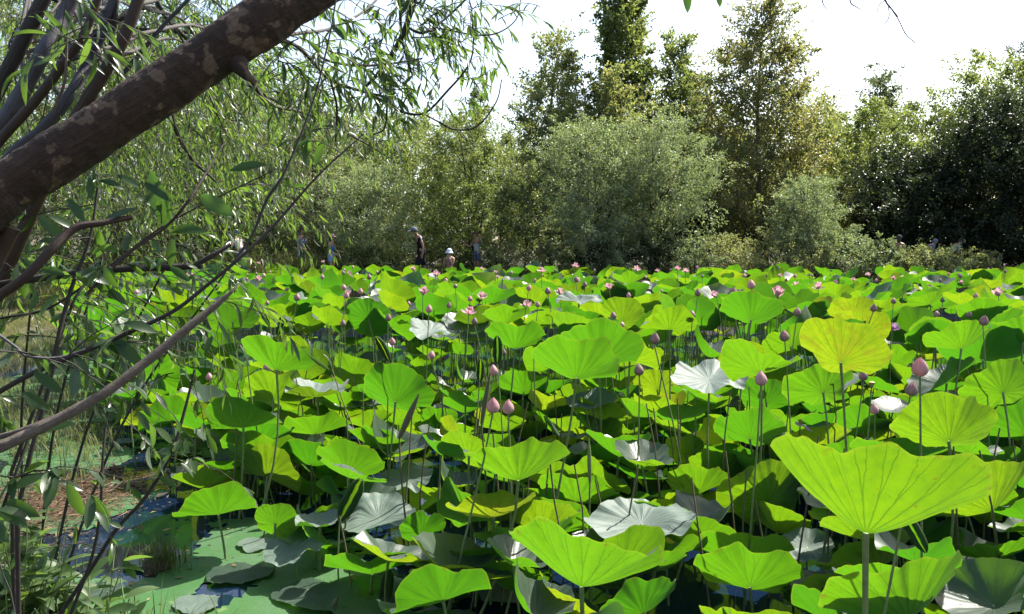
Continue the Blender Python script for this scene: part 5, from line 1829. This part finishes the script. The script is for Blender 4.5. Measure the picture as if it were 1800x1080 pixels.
for rows, mt in STEMS:
    p, rdd = branch_pts(rows, 6)
    if rows[0][3] > 15:
        foot = np.array([org + np.array((.02 * len(sp), .05 * len(sp), -.1)), (org * .5 + p[0] * .5) + np.array((-.06, 0, 0))])
        p = np.vstack([foot, p]); rdd = np.concatenate([[rdd[0] * 1.3, rdd[0] * 1.1], rdd])
    mb = MB(); mb.tube(p - org, rdd, 12)
    mb.build('stem', mt, root)
    sp.append(p)
LV = Leaves(); tw = MB(); r = np.random.default_rng(43)
for q in range(800):                        # crown filling the upper left, beyond the stems
    px, py, d = r.uniform(-80, 470), r.uniform(-60, 300), r.uniform(3.6, 9.0)
    if py > 300 - px * .35 and q % 3: py *= .5
    dv = np.array((r.normal(.2, .8), r.normal(0, .6), r.normal(-.1, .5)))
    shoot(LV, tw, P(px, py, d), dv, r.uniform(.2, .55), int(r.integers(10, 22)), r.uniform(.05, .08), r, droop=r.uniform(.4, 1.2), wid=.0022)
for q in range(470):                        # and under the leaning trunk
    px, py, d = r.uniform(90, 520), r.uniform(210, 390), r.uniform(4.5, 9.5)
    if py < 330 - px * .55: continue
    dv = np.array((r.normal(.4, .7), r.normal(0, .6), r.normal(-.2, .4)))
    shoot(LV, tw, P(px, py, d), dv, r.uniform(.2, .5), int(r.integers(8, 16)), r.uniform(.055, .08), r, droop=r.uniform(.5, 1.3), wid=.0020)
bg_ = MB()
for q in range(34):                         # boughs that carry the crown out over the margin
    st = sp[int(r.integers(0, 5))]
    a0 = st[int(r.integers(len(st) // 2, len(st)))]
    e = P(r.uniform(-40, 520), r.uniform(-40, 330), r.uniform(3.6, 7.5))
    mid = a0 * .5 + e * .5 + np.array((0, 0, .12 * np.linalg.norm(e - a0))) + r.normal(0, .08, 3)
    pp = spline(np.array([a0, mid, e]), 6)
    bg_.tube(pp - org, np.linspace(.0065, .002, len(pp)), 5, cap=False)
    for k in range(3):
        shoot(LV, tw, pp[-1 - k * 2], e - mid + r.normal(0, .3, 3), r.uniform(.2, .5), 14, .06, r, droop=1.0, wid=.002)
bg_.build('boughs', M_DARKTWIG, root)['kind'] = 'stuff'
for q in range(16):                        # a few near leaves among the stems
    shoot(LV, tw, P(r.uniform(0, 300), r.uniform(-20, 160), r.uniform(2.0, 2.3)), np.array((r.normal(.2, .6), 0, r.normal(-.2, .4))), .2, 5, .085, r, wid=.0016)
tw.v = [v - org for v in tw.v]
tw.build('twigs', M_DARKTWIG, root)['kind'] = 'stuff'
LV.finish(root, NAR_ME, NAR_LO, M_WLEAF, 290, org)

# --- tangled willow shrub on the left margin with broad leaves
SHOOTS = [
    ([(-30, 705, 1.75, 9.6), (0, 688, 1.75, 9.6), (60, 655, 1.76, 9.6), (130, 625, 1.78, 9.6), (200, 596, 1.8, 8.9), (300, 550, 1.82, 7.4), (360, 505, 1.84, 6.7), (420, 455, 1.86, 5.9), (480, 398, 1.9, 5.2), (560, 308, 1.95, 3.7), (640, 235, 2.0, 2.2)], M_DARKTWIG),
    ([(408, 466, 1.86, 5.9), (445, 410, 1.9, 5.2), (470, 350, 1.92, 5.2), (503, 298, 1.94, 4.4), (550, 180, 1.98, 3.7), (580, 60, 2.0, 3.0), (592, -10, 2.02, 3.0)], M_DARKTWIG),
    ([(-20, 575, 1.6, 5.2), (0, 590, 1.6, 5.2), (30, 612, 1.6, 5.2), (47, 626, 1.6, 5.2), (100, 629, 1.62, 4.4), (150, 614, 1.65, 3.0)], M_GREYSTEM),
    ([(30, 905, 1.9, 8.1), (53, 800, 1.9, 8.1), (83, 694, 1.92, 8.1), (105, 583, 1.94, 8.1), (128, 500, 1.96, 7.4), (158, 420, 1.98, 5.9), (172, 330, 2.0, 4.4)], M_DARKTWIG),
    ([(20, 830, 2.1, 6.7), (60, 720, 2.1, 6.7), (100, 610, 2.12, 5.9), (135, 520, 2.15, 5.2), (180, 470, 2.2, 3.7)], M_DARKTWIG),
    ([(95, 1095, 2.2, 8.1), (160, 1000, 2.2, 7.4), (205, 930, 2.2, 6.7), (255, 875, 2.22, 6.7), (300, 800, 2.25, 5.9), (325, 720, 2.28, 5.2), (342, 650, 2.3, 3.7)], M_DARKTWIG),
    ([(120, 1090, 2.15, 5.9), (160, 985, 2.15, 5.9), (176, 900, 2.15, 5.2), (181, 800, 2.16, 4.4), (192, 706, 2.2, 3.0)], M_DARKTWIG),
    ([(-20, 960, 1.5, 6.7), (10, 880, 1.5, 6.7), (40, 800, 1.52, 5.9), (70, 720, 1.55, 4.4)], M_DARKTWIG),
    ([(150, 520, 1.9, 5.9), (220, 450, 1.95, 5.9), (290, 400, 2.0, 5.2), (330, 355, 2.0, 5.2), (365, 300, 2.05, 3.7), (395, 250, 2.1, 3.0)], M_REDSTEM),
    ([(0, 560, 2.2, 4.4), (90, 540, 2.2, 4.4), (190, 470, 2.2, 3.7), (300, 390, 2.25, 3.0), (480, 300, 2.3, 2.2)], M_DARKTWIG),
]
root = thing('willow_shrub', P(20, 905, 1.9) * np.array((1, 1, 0)), 'tangle of thin willow shoots with broad leaves along the left margin', 'shrub')
org = np.array(root.location)
sp = []
for rows, mt in SHOOTS:
    p, rdd = branch_pts(rows, 6)
    if rows[0][1] > 780:
        p = np.vstack([[p[0] * np.array((1.0, 1, 0)) + np.array((-.03, .0, -.05))], p]); rdd = np.concatenate([[rdd[0] * 1.1], rdd])
    mb = MB(); mb.tube(p - org, rdd, 8)
    mb.build('shoot', mt, root)
    sp.append(p)
LV = Leaves(); tw = MB(); r = np.random.default_rng(47)
# big near leaves the photograph shows one by one: base px, tip px, depth, face
for (bx, by, tx, ty, d) in ((405, 300, 466, 285, 2.0), (352, 345, 400, 372, 2.0), (302, 408, 346, 392, 2.0), (298, 402, 260, 300, 2.02), (255, 318, 300, 350, 2.0), (175, 318, 215, 322, 1.98),
                            (160, 350, 158, 310, 1.98), (225, 470, 262, 450, 1.95), (290, 460, 235, 470, 1.95), (302, 420, 300, 470, 1.95), (240, 345, 318, 378, 2.0), (218, 440, 228, 402, 1.95),
                            (120, 350, 150, 392, 1.95), (70, 380, 110, 420, 1.9), (195, 500, 150, 470, 1.92), (100, 520, 60, 560, 1.8), (300, 470, 330, 490, 1.95), (165, 470, 182, 520, 1.95), (245, 330, 205, 305, 2.0),
                            (300, 800, 262, 840, 2.2), (300, 800, 270, 780, 2.2), (60, 655, 110, 690, 1.75), (40, 690, 90, 720, 1.75), (130, 625, 160, 660, 1.78), (20, 860, 80, 830, 1.5), (10, 880, 60, 905, 1.5),
                            (190, 700, 225, 740, 2.2), (60, 760, 130, 740, 1.9), (230, 560, 205, 620, 1.8), (200, 596, 250, 640, 1.8), (180, 392, 240, 360, 1.77), (130, 402, 90, 375, 1.75)):
    b, t = P(bx, by, d), P(tx, ty, d + r.normal(0, .03))
    L = np.linalg.norm(t - b)
    Rm = frames((t - b)[None], np.array([[r.normal(0, .4), -.75, .6]]))
    LV.add(b[None], Rm, np.array([L]))
for p in sp:
    for q in range(6):
        s = p[r.integers(1, len(p))]
        if proj(s)[0] > 420 and q % 4: continue
        shoot(LV, tw, s, np.array((r.normal(.1, .7), r.normal(0, .6), r.normal(.1, .5))), r.uniform(.10, .28), int(r.integers(4, 9)), r.uniform(.036, .056), r, droop=.6, wid=.0015)
for q in range(34):
    px, py, d = r.uniform(-60, 400), r.uniform(360, 660), r.uniform(1.9, 3.2)
    if px > 250 and q % 2: continue
    shoot(LV, tw, P(px, py, d), np.array((r.normal(.2, .7), r.normal(0, .5), r.normal(.0, .5))), r.uniform(.15, .35), int(r.integers(6, 12)), r.uniform(.04, .06), r, droop=.8, wid=.0016)
tw.v = [v - org for v in tw.v]
tw.build('twigs', M_DARKTWIG, root)['kind'] = 'stuff'
LV.finish(root, BRO_ME, BRO_LO, M_BROAD, 290, org)

# --- far spray of narrow leaves reaching over the lotus on the left
root = thing('willow_seedling', P(40, 640, 4.2) * np.array((1, 1, 0)), 'feathery narrow-leaved willow shoots over the left end of the lotus', 'shrub')
org = np.array(root.location)
LV = Leaves(); tw = MB(); r = np.random.default_rng(49)
for q in range(52):
    px, py, d = r.uniform(0, 430), r.uniform(430, 560), r.uniform(2.6, 4.4)
    shoot(LV, tw, P(px, py, d), np.array((r.normal(.4, .6), r.normal(0, .5), r.normal(.1, .4))), r.uniform(.2, .5), int(r.integers(9, 16)), r.uniform(.06, .085), r, droop=.9, wid=.0016)
mbs = MB()
for (px, py, d) in ((60, 470, 3.2), (180, 450, 3.4), (300, 450, 3.6), (410, 460, 4.0)):
    e = P(px, py, d)
    mbs.tube(spline(np.array([org + np.array((0, 0, -.2)), (org + e) / 2 + np.array((-.05, 0, .1)), e]), 6) - org, np.linspace(.009, .004, 13), 6)
mbs.build('stem', M_DARKTWIG, root)
tw.v = [v - org for v in tw.v]
tw.build('twigs', M_DARKTWIG, root)['kind'] = 'stuff'
LV.finish(root, NAR_ME, NAR_LO, M_WLEAF, 120, org)

# --- the bare grey broken branch
DEAD = [(-160, 850, 1.45, 27), (-40, 800, 1.5, 23), (0, 786, 1.5, 21), (60, 758, 1.52, 20), (170, 700, 1.56, 18), (250, 642, 1.6, 17), (330, 577, 1.64, 15), (385, 532, 1.67, 11), (408, 512, 1.68, 6), (418, 500, 1.69, 2)]
p, rdd = branch_pts(DEAD, 7)
p = np.vstack([[p[0] * np.array((1.15, .9, 0)) + np.array((0, 0, .1))], p]); rdd = np.concatenate([[rdd[0] * 1.1], rdd])
k = np.arange(len(rdd)); rdd = rdd * (1 + .05 * np.sin(k * 1.7))
root = thing('broken_branch', p[0], 'bare grey barkless branch rising from the lower left to a splintered tip', 'branch')
mb = MB(); mb.tube(p - p[0], rdd, 14); mb.build('dead_limb', M_DEADWOOD, root)
p2, r2 = branch_pts([(-30, 775, 1.52, 9), (20, 762, 1.52, 9), (60, 748, 1.53, 8), (95, 730, 1.54, 3)], 5)
mb = MB(); mb.tube(p2 - p[0], r2, 8); mb.build('side_twig', M_DEADWOOD, root)

# --- weeds at the lower left
r = np.random.default_rng(53)
W = [(10, 1075, .50, 'tall leafy weed in the lower left corner, nearest the edge'), (60, 1085, .42, 'bushy weed right of the corner weed'), (115, 1095, .40, 'weed with curling grey-backed leaves at the bottom left'),
     (30, 1010, .40, 'weed under the end of the bare grey branch'), (150, 1105, .36, 'low yellow-tipped weed at the bottom, by the forked twig'), (85, 1030, .36, 'weed with drooping leaves above the bushy one'),
     (190, 1120, .30, 'small weed right of the forked twig foot'), (-10, 950, .42, 'weed cut by the left edge below the bare branch'), (35, 1110, .40, 'low broad weed at the very bottom left'),
     (90, 1120, .34, 'leafy weed at the bottom edge between the corner and the forked twig'), (-20, 1040, .46, 'weed leaning in from the left edge near the bottom'), (130, 1050, .34, 'slender weed in front of the dry litter')]
for q, (px, py, h, lb) in enumerate(W):
    d = 2.5 + .1 * (q % 3)
    t0 = P(px, py, d)
    root = thing('leafy_weed', (t0[0], t0[1], max(float(ground(t0[0], t0[1])), .0)), lb, 'weed')
    org = np.array(root.location)
    LV = Leaves(); st = MB()
    for k in range(6):
        e = t0 + np.array((r.normal(0, .08), r.normal(0, .1), h * r.uniform(.15, .55)))
        pp = spline(np.array([org, org * .4 + t0 * .6 + r.normal(0, .03, 3), e]), 7)
        st.tube(pp - org, np.linspace(.004, .0018, len(pp)), 5)
        m = len(pp)
        for u in np.linspace(.36, .99, 19):
            c = pp[int(u * (m - 1))]
            az = r.random() * 6.28
            yd = np.array((math.cos(az), math.sin(az), r.normal(.25, .35)))
            LV.add(c[None], frames(yd[None], np.array([[0, 0, 1.]]) + r.normal(0, .3, (1, 3))), np.array([r.uniform(.065, .115)]))
    st.build('stem', M_STALK, root)
    LV.finish(root, WEE_ME, WEE_LO, M_WEED, 60, org)
# arching grass at the bottom left
r = np.random.default_rng(57)
for q, (px, py, lb) in enumerate(((215, 1095, 'arching grass clump left of the forked twig'), (265, 1090, 'arching grass clump in front of the grey floating pads'), (320, 1100, 'sparse grass blades at the bottom edge'))):
    t0 = P(px, py, 3.4)
    pp = np.column_stack([r.normal(t0[0], .07, 26), r.normal(t0[1], .10, 26), np.full(26, max(0, t0[2] - .12))])
    blades('grass_clump', lb, 'grass', M_GRASS, pp, .26, .007, 60 + q, .7, 5)

# --- overhead twig tips at the top edge
root, org = WILLOW, WORG
for rows in ([(1505, -195, 3.0, 7), (1530, -60, 3.0, 5), (1556, 0, 3.0, 3.4), (1564, 12, 3.0, 3), (1579, 30, 3.0, 1.5)], [(1562, 10, 3.0, 2), (1562, 32, 3.0, 1.8), (1548, 49, 3.0, 1)],
             [(1495, -200, 3.0, 5), (1490, -60, 3.0, 3), (1494, 0, 3.0, 2.5), (1505, 12, 3.0, 2), (1518, 19, 3.0, 1)], [(1495, -200, 3.0, 5), (1440, -60, 3.0, 3), (1445, 0, 3.0, 2.2), (1455, 18, 3.0, 1)],
             [(1564, 12, 3.0, 2), (1580, 36, 3.0, 2), (1592, 60, 3.0, 2), (1609, 76, 3.0, 1.6)], [(1556, 0, 3.0, 2), (1543, 14, 3.0, 1.4), (1546, 40, 3.0, 1)]):
    p, rdd = branch_pts(rows, 5)
    mb = MB(); mb.tube(p - org, rdd, 5); mb.build('twig_tip', M_DARKTWIG, root)
mb = MB(); mb.tube(branch_pts([(1225, -302, 2.6, 6), (1215, -200, 2.6, 5), (1220, -60, 2.6, 4), (1204, -30, 2.6, 3)], 5)[0] - org, .003, 5); mb.build('twig', M_DARKTWIG, root)
mb = MB(); mb.tube(branch_pts([(1245, -300, 2.6, 6), (1255, -200, 2.6, 5), (1250, -60, 2.6, 4), (1258, -35, 2.6, 3)], 5)[0] - org, .003, 5); mb.build('twig', M_DARKTWIG, root)
for (bx, by, tx, ty) in ((1204, -32, 1211, 22), (1257, -36, 1268, 12)):
    b, t = P(bx, by, 2.6), P(tx, ty, 2.6)
    o = link('leaf', BRO_ME[0], root)
    M = Matrix(frames((t - b)[None], np.array([[.2, -.9, .2]]))[0].tolist()).to_4x4() @ Matrix.Scale(np.linalg.norm(t - b), 4)
    M.translation = Vector(b - org); o.matrix_local = M
